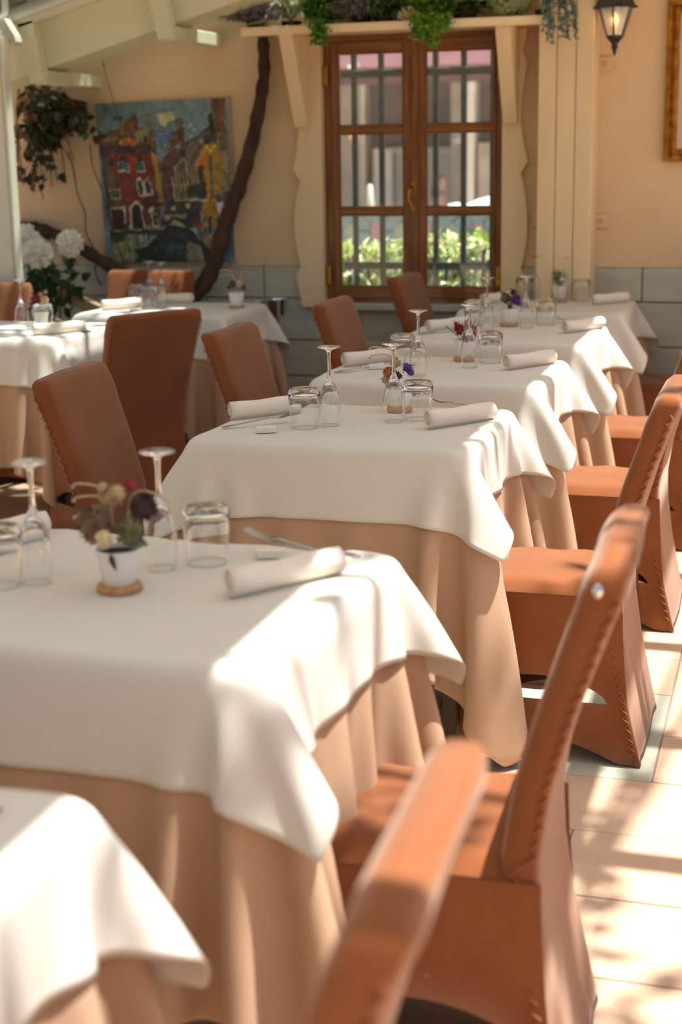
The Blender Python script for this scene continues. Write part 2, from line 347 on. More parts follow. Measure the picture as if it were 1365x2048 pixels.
hd = MB().bbox(-1.766, -1.742, FY-.036, FY-.026, 1.165, 1.305, .004, 2).obj('handle_plate', M['brass'], win)
MB().tube(smoothpath([(-1.754, FY-.03, 1.285), (-1.762, FY-.075, 1.275), (-1.768, FY-.08, 1.235), (-1.758, FY-.075, 1.19), (-1.752, FY-.07, 1.165)], 5), [.006]*6+[.0085]*10+[.006]*5, 8).obj('handle', M['brass'], win, True)
for x, z in ((-2.205, 1.80), (-2.205, .86), (-1.330, 1.80), (-1.330, .86)):
    MB().tube([(x, FY-.02, z-.05), (x, FY-.02, z+.05)], .009, 10).bbox(x+.004*(1 if x < -2 else -1), x+.026*(1 if x < -2 else -1), FY-.016, FY-.01, z-.045, z+.045, .001).obj('hinge', M['brass'], win, label='brass hinge of the window')

# ------------------------------------------------------------------ beyond the window
MB().box(-30, 20, WY+.2, 60, -.5, -.30).obj('ground_outside', mat('grey_paving', (196, 186, 172), .8, .12, 4), kind='structure')
gr = thing('window_grille', 'dark green iron bar grille standing outside the casement window', 'grille', (0, 7.42, 0))
for x in (-2.135, -1.995, -1.86, -1.72, -1.58, -1.435): MB().bbox(x-.014, x+.014, -.012, .012, -.30, 2.04, .003).obj('bar', M['iron'], gr)
for z in (.885, 1.82): MB().bbox(-2.2, -1.36, -.016, .016, z-.018, z+.018, .004).obj('crossbar', M['iron'], gr)
def hedge(x0, x1, y0, y1, z0, z1, n, nm, label):
    t = thing(nm, label, 'plant', ((x0+x1)/2, (y0+y1)/2, 0))
    MB().bbox(x0-(x0+x1)/2, x1-(x0+x1)/2, y0-(y0+y1)/2, y1-(y0+y1)/2, -.30, z0, .02).obj('planter_box', mat('grey_planter', (120, 118, 112), .8), t)
    q = MB(); st = MB()
    for i in range(n):
        p = Vector((rnd.uniform(-.5, .5)*(x1-x0), rnd.uniform(-.5, .5)*(y1-y0), z0+(z1-z0)*rnd.random()**.8)); p.z -= abs(math.sin(p.x*13+3))*.035
        d = (rv()+Vector((0, -.5, .5))).normalized(); q.leaf(p, d, (rv(.5)+Vector((0, -.4, 1))), rnd.uniform(.05, .085), rnd.uniform(.026, .042), 0 if rnd.random() < .5+.4*(z1-p.z)/(z1-z0) else 1)
    for i in range(24): 
        x = rnd.uniform(-.5, .5)*(x1-x0); st.tube([(x, rnd.uniform(-.1, .1), z0), (x+rnd.uniform(-.06, .06), rnd.uniform(-.1, .1), z1-.08)], .006, 5)
    q.obj('foliage', [GREEN['hedge'], GREEN['hedge_y']], t, kind='stuff'); st.obj('stem', M['drystem'], t, kind='stuff')
hedge(-2.66, -1.99, 7.78, 8.12, .62, .98, 620, 'hedge_planter', 'planter of yellow variegated shrub outside the left window sash')
hedge(-1.93, -1.42, 7.78, 8.12, .62, 1.02, 560, 'hedge_planter', 'planter of yellow variegated shrub outside the right window sash')
# blue street screen with leaded lozenges
sc_ = thing('street_screen', 'pale blue street screen with leaded lozenge and pink rectangle design', 'screen', (0, 9.5, 0))
MB().bbox(-3.4, -1.3, 0, .03, -.28, 1.055, .004).obj('panel', mat('pale_blue_panel', (150, 180, 188), .5, .06, 3), sc_)
ld = MB(); pk = MB(); dm = MB()
for k in range(6):
    x = -3.27+.335*k
    pk.box(x-.032, x+.032, -.006, 0, .895, 1.0); xx = x+.1675
    dm.prism([(xx-.05, .945), (xx, .89), (xx+.05, .945), (xx, 1.0)], 'y', -.006, 0)
    for sg in (-1, 1):
        ld.tube([(x+sg*.035, -.004, .885), (x+sg*.035, -.004, 1.01)], .004, 4); ld.tube([(xx+sg*.135, -.004, 1.005), (xx+sg*.06, -.004, 1.05)], .004, 4); ld.tube([(xx+sg*.135, -.004, .89), (xx+sg*.06, -.004, .84)], .004, 4); ld.tube([(xx+sg*.06, -.004, 1.05), (xx, -.004, 1.0)], .004, 4); ld.tube([(xx+sg*.05, -.004, .945), (xx+sg*.135, -.004, .945)], .004, 4)
pk.obj('pink_glass', mat('pink_glass', (200, 160, 170), .4), sc_, kind='stuff', label='row of pink rectangles'); dm.obj('lozenge', mat('grey_green_glass', (176, 188, 160), .4), sc_, kind='stuff'); ld.obj('leading', mat('lead_came', (96, 104, 100), .6), sc_, kind='stuff')
# facade across the street
KS = 1.76
def far(o, k=KS): o.location = (o.location.x*k, o.location.y*k, 1.45+(o.location.z-1.45)*k); o.scale = (k, k, k)
fc = thing('facade_building', 'shop building across the street with cream pilasters seen through the window', 'building', (0, 12.6, 0))
stone = mat('street_stone', (204, 188, 168), .9, .2, 5)
MB().box(-7, 2, .25, .7, 0, 5).obj('wall', mat('dim_brown_shopfront', (128, 110, 104), .9, .25, 1), fc)
MB().bbox(-3.80, -3.555, 0, .3, 0, 3, .01).obj('pillar', stone, fc); MB().bbox(-2.74, -2.60, -.25, .3, 0, 2.2, .01).obj('pillar', stone, fc)
MB().bbox(-3.50, -3.33, .1, .3, 0, 1.47, .01).obj('pilaster', mat('cream_render', (246, 238, 224), .9, .05, 3), fc); MB().bbox(-3.33, -2.74, .1, .3, 1.43, 1.475, .005).obj('lintel', mat('cream_render_b', (206, 192, 172), .9), fc)
sl = mat('grey_roller_shutter', (222, 218, 208), .6, .05, 6)
for k in range(28): MB().prism([(.14, .05+k*.05), (.2, .052+k*.05), (.2, .098+k*.05), (.165, .094+k*.05)], 'x', -3.31, -2.76).obj('shutter_slat', sl, fc)
MB().bbox(-2.58, -1.2, .05, .3, 0, 1.5, .01).obj('stone_panel', mat('pale_stone', (226, 214, 196), .9, .15, 6), fc)
MB().bbox(-2.44, -2.34, .0, .06, 1.36, 1.45, .005).obj('wall_box', mat('grey_box', (186, 176, 160), .8), fc)
far(fc)
aw = thing('street_awning', 'dusty pink striped awning over the shop across the street', 'awning', (0, 11, 0))
ap = mat('dusty_pink_canvas', (128, 84, 86), .85, .1, 3, transl=.08)
for k in range(14):
    x = -5+.32*k; MB().add([(x, -.4, 2.02), (x+.317, -.4, 2.02), (x+.317, 1.4, 2.75), (x, 1.4, 2.75), (x, -.4, 2.0), (x+.317, -.4, 2.0), (x+.317, 1.4, 2.73), (x, 1.4, 2.73)], [(0, 1, 2, 3), (7, 6, 5, 4), (0, 4, 5, 1), (1, 5, 6, 2), (2, 6, 7, 3), (3, 7, 4, 0)]).obj('awning_panel', ap, aw)
MB().box(-5, -.5, -.41, -.40, 1.905, 2.02).obj('valance', ap, aw); far(aw)
MB().tube([(-3.1, -.4, 2.02), (-1.8, 1.2, 2.3)], .02, 6).obj('folding_arm', M['rail'], aw)
t = thing('glow_globe', 'small glowing orange globe on the stone pillar across the street', 'lamp', (-3.62, 12.55, 1.575)); MB().ball((0, 0, 0), .035, 2).obj('globe', emit('warm_orange_glow', (255, 178, 96), 2.2), t, True); MB().tube([(0, 0, .03), (0, .06, .06)], .008, 6).obj('bracket', M['black'], t); far(t)  # emissive orange ball on a bracket, set here for a small glow
for (x, z, lb) in ((-2.68, 1.53, 'white dome camera on the street pillar in the right sash'), (-2.88, 2.08, 'white dome lamp under the street awning at upper right sash')):
    t = thing('dome_fixture', lb, 'fixture', (x, 12.3, z)); MB().ball((0, 0, 0), .042, 2, sc=(1, 1, .8)).obj('dome', M['ceramic'], t, True); MB().bbox(-.03, .05, 0, .1, .02, .06, .006).obj('mount', M['rail'], t); far(t)
cv = MB()
gx, gy = 18, 10
for i in range(gx):
    for j in range(gy):
        u = i/(gx-1); q = j/(gy-1); cv.v.append((-2.36+.95*u, 10.4+.6*q, 1.03+.20*math.sin(PI*q)*(.65+.35*math.cos(u*13)) * (1-.9*max(0, .25-u)/.25)+.03*math.sin(u*21+q*5)))
for i in range(gx-1):
    for j in range(gy-1): a = i*gy+j; cv.f.append((a, a+gy, a+gy+1, a+1)); cv.m.append(0)
n0 = len(cv.v); cv.box(-2.3, -1.45, 10.42, 10.98, -.30, .99)
tag(cv.obj('covered_cart', mat('white_cover_sheet', (236, 238, 244), .8, .03, 3), smooth=False), 'cart under a rumpled white sheet beyond the blue street screen', 'cart')
tag(MB().lathe([(.0, 0), (.045, .0), (.05, .5), (.035, 1.02), (.022, 1.2), (.0, 1.21)], 14).obj('street_bollard', M['rail'], smooth=True, loc=(-3.22, 11.6, -.01)), 'white round-topped post across the street beside the cream pilaster', 'bollard')
# passer-by: one continuous skinned figure, hair and top as children
pz = thing('person', 'woman with long brown hair in a lilac sleeveless top walking outside', 'person', (-4.56, 20.0, -.30), PI*.55)
def skin(name, verts, edges, rad, m, parent, lv=2):
    me = bpy.data.meshes.new(name); me.from_pydata(verts, edges, []); o = bpy.data.objects.new(name, me); C.objects.link(o); o.parent = parent
    sm = o.modifiers.new('skin', 'SKIN'); o.modifiers.new('sub', 'SUBSURF').levels = lv; o.modifiers['sub'].render_levels = lv
    for i, r in enumerate(rad): me.skin_vertices[0].data[i].radius = (r, r*.85) if not hasattr(r, '__len__') else r
    me.skin_vertices[0].data[0].use_root = True; me.materials.append(m); return o
H_ = .86
V_ = [(0, 0, .92), (0, 0, 1.10), (0, .01, 1.28), (0, 0, 1.40), (0, -.005, 1.47), (0, -.01, 1.56), (0, -.01, 1.65), (.17, 0, 1.36), (.2, .03, 1.10), (.2, -.06, .88), (.2, -.09, .79), (-.17, 0, 1.36), (-.21, -.04, 1.10), (-.2, -.14, .90), (-.2, -.18, .82), (.09, 0, .86), (.10, -.06, .48), (.10, .04, .08), (.10, -.08, .03), (-.09, 0, .86), (-.10, .10, .48), (-.10, .24, .10), (-.10, .14, .03)]
E_ = [(0, 1), (1, 2), (2, 3), (3, 4), (4, 5), (5, 6), (2, 7), (7, 8), (8, 9), (9, 10), (2, 11), (11, 12), (12, 13), (13, 14), (0, 15), (15, 16), (16, 17), (17, 18), (0, 19), (19, 20), (20, 21), (21, 22)]
R_ = [.13, .105, .125, .06, .05, .085, .06, .05, .038, .028, .03, .05, .038, .028, .03, .085, .055, .035, .03, .085, .055, .035, .03]
skin('body', [(x*H_, y*H_, z*H_) for x, y, z in V_], E_, [r*H_ for r in R_], mat('skin_tone', (222, 170, 140), .6, .05, 10), pz)
skin('top', [(0, 0, .93*H_), (0, 0, 1.1*H_), (0, .01, 1.27*H_)], [(0, 1), (1, 2)], [.145*H_, .118*H_, .132*H_], mat('lilac_top', (212, 196, 226), .8), pz)
skin('skirt', [(0, 0, .9*H_), (0, .01, .7*H_), (0, .02, .5*H_)], [(0, 1), (1, 2)], [.15*H_, .17*H_, .19*H_], mat('pale_skirt', (220, 210, 220), .8), pz)
skin('hair', [(0, .02, 1.66*H_), (0, .06, 1.56*H_), (0, .09, 1.42*H_), (0, .10, 1.28*H_)], [(0, 1), (1, 2), (2, 3)], [.07*H_, .085*H_, .07*H_, .045*H_], mat('brown_hair', (84, 54, 36), .7), pz)
f_ = MB()
for sx in (-1, 1): f_.ball((sx*.032*H_, -.085*H_, 1.585*H_), .012*H_, 1)
f_.obj('eye', mat('dark_eye', (40, 30, 26), .3), pz); MB().ball((0, -.095*H_, 1.55*H_), .016*H_, 1, sc=(.8, 1.2, 1.4)).obj('nose', bpy.data.materials['skin_tone'], pz); MB().ball((0, -.083*H_, 1.505*H_), .02*H_, 1, sc=(1.2, .6, .4)).obj('mouth', mat('lip', (186, 100, 92), .5), pz)

# ------------------------------------------------------------------ tablecloth drape (numpy cloth)
def drape(nx, ny, s, hw, hd, top, seed, steps=230, iters=10, under=None, r=.012, grav=1.2, wind=.5):
    rng = np.random.default_rng(seed)
    X = (np.arange(nx)-(nx-1)/2)*s; Y = (np.arange(ny)-(ny-1)/2)*s
    P = np.zeros((nx, ny, 3)); P[..., 0] = X[:, None]; P[..., 1] = Y[None]; P[..., 2] = top+.004
    P[..., 2] -= .3*(np.maximum(np.abs(P[..., 0])-hw, 0)+np.maximum(np.abs(P[..., 1])-hd, 0))
    P += rng.normal(0, .0014, P.shape); V = np.zeros_like(P); S = slice; sl = []
    for o in (0, 1):
        sl += [((S(o, nx-1, 2), S(None)), (S(o+1, nx, 2), S(None)), s, 1.), ((S(None), S(o, ny-1, 2)), (S(None), S(o+1, ny, 2)), s, 1.),
               ((S(o, nx-1, 2), S(0, ny-1)), (S(o+1, nx, 2), S(1, ny)), s*2**.5, .35), ((S(o, nx-1, 2), S(1, ny)), (S(o+1, nx, 2), S(0, ny-1)), s*2**.5, .35)]
    for o in range(4):
        a = len(range(o, nx-2, 4)); b = len(range(o, ny-2, 4))
        sl += [((S(o, nx-2, 4), S(None)), (S(o+2, o+2+4*a, 4), S(None)), 2*s, .1), ((S(None), S(o, ny-2, 4)), (S(None), S(o+2, o+2+4*b, 4)), 2*s, .1)]
    if under is not None:
        U, N = under; oi = (U.shape[0]-nx)//2; oj = (U.shape[1]-ny)//2; U = U[oi:oi+nx, oj:oj+ny]; N = N[oi:oi+nx, oj:oj+ny]
    dt = .022; CN = np.clip((np.abs(P[..., 0])-hw)/.04, 0, 1)*np.clip((np.abs(P[..., 1])-hd)/.04, 0, 1)*np.sign(P[..., 0])*wind*grav    # corner tails lean out past the ends of the long sides
    for st in range(steps):
        V[..., 2] -= grav*dt; V[..., 0] += CN*dt; V *= .965; Q = P+V*dt
        for it in range(iters):
            for a, b, L, k in sl:
                d = Q[b]-Q[a]; l = np.sqrt((d*d).sum(-1))+1e-9; c = (k*.5*(l-L)/l)[..., None]*d; Q[a] += c; Q[b] -= c
            q = np.abs(Q)-np.array([hw-r, hd-r, 0]); q[..., 2] = Q[..., 2]-(top-r)
            mx = np.maximum(q, 0); ln = np.sqrt((mx*mx).sum(-1)); dist = ln+np.minimum(q.max(-1), 0)-r; ins = dist < 0
            if ins.any():
                sg = np.sign(Q); sg[..., 2] = 1
                g = np.where((ln > 1e-6)[..., None], mx/(ln[..., None]+1e-9), np.eye(3)[q.argmax(-1)])*sg
                Q[ins] -= dist[ins][:, None]*g[ins]
                on = ins & (Q[..., 2] > top-.02); Q[on, :2] = Q[on, :2]*.3+P[on, :2]*.7
            fz = Q[..., 2] < .006; Q[fz, 2] = .006
            if under is not None:
                dd = ((Q-U)*N).sum(-1); m = dd < .005; Q[m] += (.005-dd[m])[:, None]*N[m]
        V = (Q-P)/dt; P = Q
    return P
def gnormals(P):
    n = np.cross(np.gradient(P, axis=0), np.gradient(P, axis=1)); return n/(np.linalg.norm(n, axis=-1)[..., None]+1e-9)
def cloth_mesh(name, P, m):
    nx, ny = P.shape[:2]; i = np.arange(nx*ny).reshape(nx, ny)
    f = np.stack([i[:-1, :-1], i[1:, :-1], i[1:, 1:], i[:-1, 1:]], -1).reshape(-1, 4)
    me = bpy.data.meshes.new(name); me.from_pydata(P.reshape(-1, 3).tolist(), [], f.tolist()); me.materials.append(m)
    me.polygons.foreach_set('use_smooth', [True]*len(me.polygons)); return me
TOP = .762; GS = .02
SIMS = []
for hd_, sd in ((.30, 1), (.32, 5), (.30, 11)):
    U = drape(81, 79 if hd_ > .31 else 77, GS, .36, hd_, TOP, sd, r=.006, wind=.07); O = drape(51, 49 if hd_ > .31 else 47, GS, .36, hd_, TOP+.006, sd+1, under=(U, gnormals(U)), r=.006, wind=.6)
    SIMS.append((cloth_mesh('cloth_under', U, M['under']), cloth_mesh('cloth_over', O, M['cloth']), hd_))
TT = TOP+.0085    # height of the laid table surface
def table_mesh(hd_):
    return MB().bbox(-.334, .334, -hd_+.02, hd_-.02, TOP-.035, TOP-.004, .012, 2)
def table(where, x, y, sim, flip, rz=0):
    un, ov, hd_ = SIMS[sim]
    t = thing('dining_table', f'square dining table hidden under the cloths of {where}', 'table', (x, y, 0), rz)
    table_mesh(hd_).obj('tabletop', M['tablewood'], t)
    for sx in (-1, 1):
        for sy in (-1, 1): MB().bbox(sx*.30-.02, sx*.30+.02, sy*.24-.02, sy*.24+.02, 0, TOP-.035, .004).obj('leg', M['tablewood'], t)
    for nm, me, lb, ct in (('undercloth', un, f'long beige undercloth hanging below the white cloth of {where}', 'undercloth'), ('tablecloth', ov, f'white cotton tablecloth with draped corners on {where}', 'tablecloth')):
        o = bpy.data.objects.new(nm, me); C.objects.link(o); o.location = (x, y, 0); o.rotation_euler = (0, 0, rz); o.scale = (flip[0], flip[1], 1)
        sb = o.modifiers.new('sub', 'SUBSURF'); sb.levels = sb.render_levels = 1
        so = o.modifiers.new('thick', 'SOLIDIFY'); so.thickness = .0012; so.offset = 0
        tag(o, lb, ct, 'white tablecloths' if nm == 'tablecloth' else 'beige undercloths')
    return t
W_ = {0: 'the nearest table, cut off', 1: 'the near brown-posy table', 2: 'the orange-and-purple-posy table', 3: 'the red-posy table', 4: 'the upright-purple-posy table', 5: 'the table against the pillar', 6: 'the sunlit table by the post', 7: 'the back table under the painting'}
table(W_[0], -1.055, 1.085, 0, (1, 1)); table(W_[1], -1.0, 2.14, 1, (1, 1), math.radians(-3)); table(W_[2], -1.054, 3.65, 2, (1, 1)); table(W_[3], -1.055, 4.65, 0, (-1, 1)); table(W_[4], -1.05, 5.66, 1, (-1, 1)); table(W_[5], -1.04, 6.705, 2, (-1, 1)); table(W_[6], -3.04, 5.46, 0, (1, -1)); table(W_[7], -2.70, 6.34, 2, (1, -1))

# ------------------------------------------------------------------ covered chairs (front faces local -x)
def interp(tb, z):
    for a, b in zip(tb, tb[1:]):
        if z <= b[0]:
            k = (z-a[0])/(b[0]-a[0]); return [a[i]+(b[i]-a[i])*k for i in range(1, len(a))]
    return tb[-1][1:]
#            z     x      half-thickness  half-width
BACK = [(.004, .232, .010, .212), (.10, .210, .012, .206), (.22, .183, .016, .196), (.34, .160, .024, .186), (.44, .152, .031, .180), (.55, .168, .031, .182), (.68, .205, .031, .188), (.80, .245, .032, .194), (.855, .264, .034, .197), (.886, .275, .031, .194), (.897, .278, .020, .184)]
def chair_meshes(seed):
    r = random.Random(seed); out = {}
    # back: one lofted sleeve from the floor to the rounded top
    b = MB(); NS = 28; rows = []
    zs = [.004, .03, .07, .12, .17, .22, .28, .34, .40, .44, .5, .56, .62, .68, .74, .79, .83, .86, .875, .885, .892, .897]
    for z in zs:
        x, ht, hw = interp(BACK, z); row = []
        for k in range(NS):
            w = 2*PI*k/NS; c, s = math.cos(w), math.sin(w); e = .30
            px = math.copysign(abs(c)**e, c)*ht; py = math.copysign(abs(s)**e, s)*hw
            wr = .004*math.sin(z*70+py*22+seed)*max(0, (z-.7)/.2) + .003*math.sin(py*60+z*9+seed*2)*(1 if z < .4 else .25)
            row.append((x+px+wr*(1 if c > 0 else .6), py, z+wr*.4))
        rows.append(row)
    v = [p for q in rows for p in q]; f = [(i*NS+k, i*NS+(k+1) % NS, (i+1)*NS+(k+1) % NS, (i+1)*NS+k) for i in range(len(rows)-1) for k in range(NS)]
    f += [tuple(range(NS-1, -1, -1)), tuple(range((len(rows)-1)*NS, len(rows)*NS))]; out['backrest'] = (b.add(v, f), True)
    # seat cushion
    s_ = MB(); nx, ny = 18, 18; g = []
    for i in range(nx+1):
        for j in range(ny+1):
            u = i/nx*2-1; q = j/ny*2-1; x = -.03+.185*u; y = .186*q*(1-.03*(1-u))
            ed = min(1, (1-abs(u))*5)**.5*min(1, (1-abs(q))*5)**.5 if abs(u) < 1 and abs(q) < 1 else 0
            z = .405+.032*ed+.006*(1-q*q)*(1-u*u)+.0025*math.sin(x*47+y*31+seed)*ed; g.append((x, y, z))
    N1 = ny+1; ff = [(i*N1+j, (i+1)*N1+j, (i+1)*N1+j+1, i*N1+j+1) for i in range(nx) for j in range(ny)]; s_.add(g, ff)
    out['seat'] = (s_, True)
    # skirts
    def side(sg):
        q = MB(); n = 30; cols = []
        def P(x, z, o=0): 
            fl_ = max(0, (.41-z)/.41); y = sg*(.186+.022*fl_+o); return (x-.012*fl_*(1-(x+.2)/.4)+.045*fl_**1.6*max(0, (x+.0)/.2), y, z)
        for i in range(n+1):
            u = i/n; x = -.205+.39*u; hem = .004+.055*max(0, 1-((u-.5)/.42)**2)
            t = max(0, 1-((u-.5)/.40)**2); sb = .150; stp = sb+.062*t**.6 if t > 0 else sb
            cols.append((x, hem, sb, stp))
        for th in (0, -.004):
            for (x, hem, sb, stp) in cols:
                for z in (hem, hem*.4+sb*.6, sb, stp, stp+(.40-stp)*.35, stp+(.40-stp)*.7, .40, .412): q.v.append(P(x, z, th))
        K = 8; base = (n+1)*K
        for i in range(n):
            for k in range(K-1):
                if k == 2 and (cols[i][3]-cols[i][2] > .001 or cols[i+1][3]-cols[i+1][2] > .001):
                    continue
                a = i*K+k; q.f.append((a, a+K, a+K+1, a+1)); q.f.append((base+a, base+a+1, base+a+K+1, base+a+K)); q.m += [0, 0]
            for k in (0, 2, 3):     # fold the hem and the two slot edges over the cloth thickness
                a = i*K+k; q.f.append((a, base+a, base+a+K, a+K)); q.m.append(0)
        return q
    out['side_skirt'] = (side(-1), True); out['side_skirt.'] = (side(1), True)
    fq = MB(); n = 22
    for th in (0, .004):
        for i in range(n+1):
            u = i/n*2-1; hem = .004+.05*max(0, 1-(u/.85)**2)
            for z in (hem, .12, .22, .32, .41): fl_ = (.41-z)/.41; fq.v.append((-.212-.016*fl_+th, u*(.186+.022*fl_), z))
    base = (n+1)*5
    for i in range(n):
        for k in range(4): a = i*5+k; fq.f += [(a, a+1, a+6, a+5), (base+a, base+a+5, base+a+6, base+a+1)]; fq.m += [0, 0]
        a = i*5; fq.f.append((a, a+5, base+a+5, base+a)); fq.m.append(0)
    out['front_skirt'] = (fq, True)
    # zigzag lacing down both edges of the back
    for nm, sg in (('lacing', -1), ('lacing.', 1)):
        lc = MB(); pts = []
        z = .03; k = 0
        while z < .86:
            x, ht, hw = interp(BACK, z); e = .8 if z > .44 else -.2
            pts.append((x+(ht*e*1.05 if k % 2 else ht*e*.62)+(0 if z > .44 else (.006 if k % 2 else -.008)), sg*(hw+.001), z)); z += .0115; k += 1
        lc.tube(pts, .0019, 4, cap=True); out[nm] = (lc, False)
    return out
def new_chair(label, loc, rz, seed):
    t = thing('dining_chair', label, 'chair', loc, rz, 'brown fabric covered dining chairs')
    for nm, (mb, sm) in chair_meshes(seed).items():
        o = mb.obj(nm.rstrip('.'), M['lace'] if nm.startswith('lac') else M['chair'], bk if nm.startswith('lac') else t, sm)
        if nm == 'backrest': bk = o
    for sx in (-.19, .19):
        for sy in (-.17, .17): MB().tube([(sx, sy, .002), (sx*.85, sy*.95, .40)], [.011, .015], 8).obj('leg', M['tablewood'], t)
    return t
CX = -.532
CH = 'rust brown covered chair '
c2 = new_chair(CH+'on the sunny side of the table with the orange-and-purple posy', (CX, 3.62, 0), 0, 1)
c1 = new_chair(CH+'with a worn metal tip showing at its back corner, near table', (CX+.035, 2.16, 0), math.radians(2), 4)
MB().ball((.258, -.190, .862), .014, 3, sc=(.75, .55, 1)).ball((.276, -.188, .858), .011, 3, sc=(.8, .6, 1)).obj('metal_cap', M['chrome'], c1, True, label='shiny metal tip poking through the cover')
dup(c2, (CX-.02, 1.14, 0), math.radians(2), CH+'nearest the camera, blurred at the bottom edge')
dup(c1, (CX-.005, 4.69, 0), 0, CH+'on the sunny side of the table with the red posy'); dup(c2, (CX, 5.66, 0), 0, CH+'on the sunny side of the table with the upright purple posy'); dup(c2, (CX+.02, 6.78, 0), 0, CH+'in the shade right of the table against the pillar')
dup(c2, (-1.555, 3.60, 0), PI+.04, CH+'left of the table with the orange-and-purple posy'); dup(c1, (-1.48, 4.59, 0), PI, CH+'left of the table with the red posy')
dup(c2, (-1.415, 5.53, 0), PI, CH+'left of the table with the upright purple posy'); dup(c1, (-1.43, 6.69, 0), PI-.05, CH+'standing dark before the window, left of the pillar table')
dup(c2, (-2.44, 5.17, 0), math.radians(-32), CH+'turned back-on, at the sunlit table by the post')
dup(c1, (-3.55, 5.9, 0), PI/2-.25, CH+'cut off at the left edge behind the sunlit table'); dup(c2, (-3.04, 6.62, 0), PI/2, CH+'behind the back table, under the canal painting', (1, 1.15, 1))

# ------------------------------------------------------------------ tableware
def lathe_part(prof, nm, m, parent, seg=28): return MB().lathe(prof, seg).obj(nm, m, parent, True)
def wine_glass(label, loc):
    t = thing('wine_glass', label, 'wine glass', loc, 0, 'upturned wine glasses')
    bowl = [(.0002, .1095), (.006, .1085), (.0135, .101), (.0215, .083), (.0258, .062), (.0262, .045), (.0247, .02), (.0230, .0035), (.0227, .0016), (.0228, .0006), (.0232, 0), (.0237, .0006), (.0238, .0016), (.0241, .0035), (.0259, .02), (.0275, .045), (.0271, .062), (.0229, .084), (.0150, .104), (.0085, .1165), (.0055, .127)]
    lathe_part(bowl, 'bowl', M['glass'], t); lathe_part([(.0055, .127), (.0043, .137), (.0038, .155), (.0040, .175), (.0052, .188)], 'stem', M['glass'], t)
    lathe_part([(.0052, .188), (.009, .1935), (.02, .1975), (.0295, .1995), (.0302, .2008), (.0292, .2022), (.012, .2012), (.0002, .2018)], 'foot', M['glass'], t); return t
def tumbler(label, loc):
    t = thing('tumbler', label, 'tumbler', loc, 0, 'upturned water tumblers')
    lathe_part([(.0002, .089), (.028, .0885), (.0355, .084), (.0385, .073), (.0378, .05), (.0352, .02), (.0332, .0035), (.0330, .0016), (.0331, .0006), (.0335, 0), (.0341, .0006), (.0342, .0016), (.0345, .0035), (.0367, .02), (.0394, .05), (.0408, .072), (.0412, .084)], 'bowl', M['glass'], t)
    lathe_part([(.0412, .084), (.0400, .092), (.0365, .0985), (.030, .1015), (.022, .1012), (.0002, .0995)], 'base', M['glass'], t); return t
def spiral_napkin(label, a, b, rad=.0240, turns=2.7):
    a = Vector((*a, 0)); b = Vector((*b, 0)); d = (b-a); L = d.length; rz = math.atan2(d.y, d.x)
    t = thing('napkin', label, 'napkin', (a.x, a.y, TT+.0005), rz, 'rolled white napkins')
    n = int(turns*16); prof = []
    for i in range(n+1):
        w = 2*PI*turns*i/n; r = .004+(rad-.004)*i/n; ph = w-2*PI*turns-PI*.55; prof.append((r*math.cos(ph), rad+r*math.sin(ph)))
    prof.append((prof[-1][0]-.002, .0006)); q = MB(); K = 7
    for k in range(K+1):
        x = L*k/K
        for (y, z) in prof: q.v.append((x+.004*math.sin(y*90), y*(1+.04*math.sin(k*2.1)), z*(1+.035*math.sin(k*1.3+1))))
    m = len(prof)
    for k in range(K):
        for i in range(m-1): q.f.append((k*m+i, k*m+i+1, (k+1)*m+i+1, (k+1)*m+i)); q.m.append(0)
    o = q.obj('roll', M['napkin'], t, True); so = o.modifiers.new('thick', 'SOLIDIFY'); so.thickness = .0024; so.offset = -1
    e = .0007; h = MB(); 
    h.tube([(L*.02, -rad*.62, rad*.35), (L*.5, -rad*.66, rad*.33), (L*.98, -rad*.63, rad*.36)], .0012, 5).obj('hem', M['napkin'], t)
    return t
def fork(label, a, b, za=.0025, zb=.0025):
    """handle end a, tine end b"""
    a = Vector((*a, TT+za)); b = Vector((*b, TT+zb)); d = b-a; L = d.length
    t = thing('fork', label, 'fork', a, 0, 'steel forks'); t.rotation_euler = d.to_track_quat('X', 'Z').to_euler()
    hn = MB(); pr = [(0, .0045), (.02, .0062), (.25, .0042), (.55, .0026), (.66, .0030)]
    for x, w_ in pr: hn.v += [(x*L, -w_, .0016), (x*L, w_, .0016), (x*L, w_, -.0010), (x*L, -w_, -.0010)]
    for i in range(4):
        for k in range(4): A = i*4+k; B = i*4+(k+1) % 4; hn.f.append((A, A+4, B+4, B)); hn.m.append(0)
    hn.f += [(0, 1, 2, 3)]; hn.m.append(0); hn.obj('handle', M['steel'], t)
    hd2 = MB(); cur = lambda u: .006*math.sin(u*PI)-.001
    for (ya0, ya1, u0, u1) in [(-.010, .010, 0, .45)]+[(-.0105+k*.006, -.0075+k*.006, .45, 1) for k in range(4)]:
        st = 5
        for s in range(st):
            p0 = u0+(u1-u0)*s/st; p1 = u0+(u1-u0)*(s+1)/st; wf = lambda p: (min(1, .32+p*2.2) if p < .45 else 1)
            v = []
            for p in (p0, p1):
                for y in (ya0, ya1):
                    for dz in (0, .0018): v.append((L*(.65+.35*p), y*wf(p), -cur(p)+dz))
            hd2.add(v, [(0, 1, 3, 2), (4, 6, 7, 5), (0, 4, 5, 1), (2, 3, 7, 6), (0, 2, 6, 4), (1, 5, 7, 3)])
    hd2.obj('tines', M['steel'], t); return t
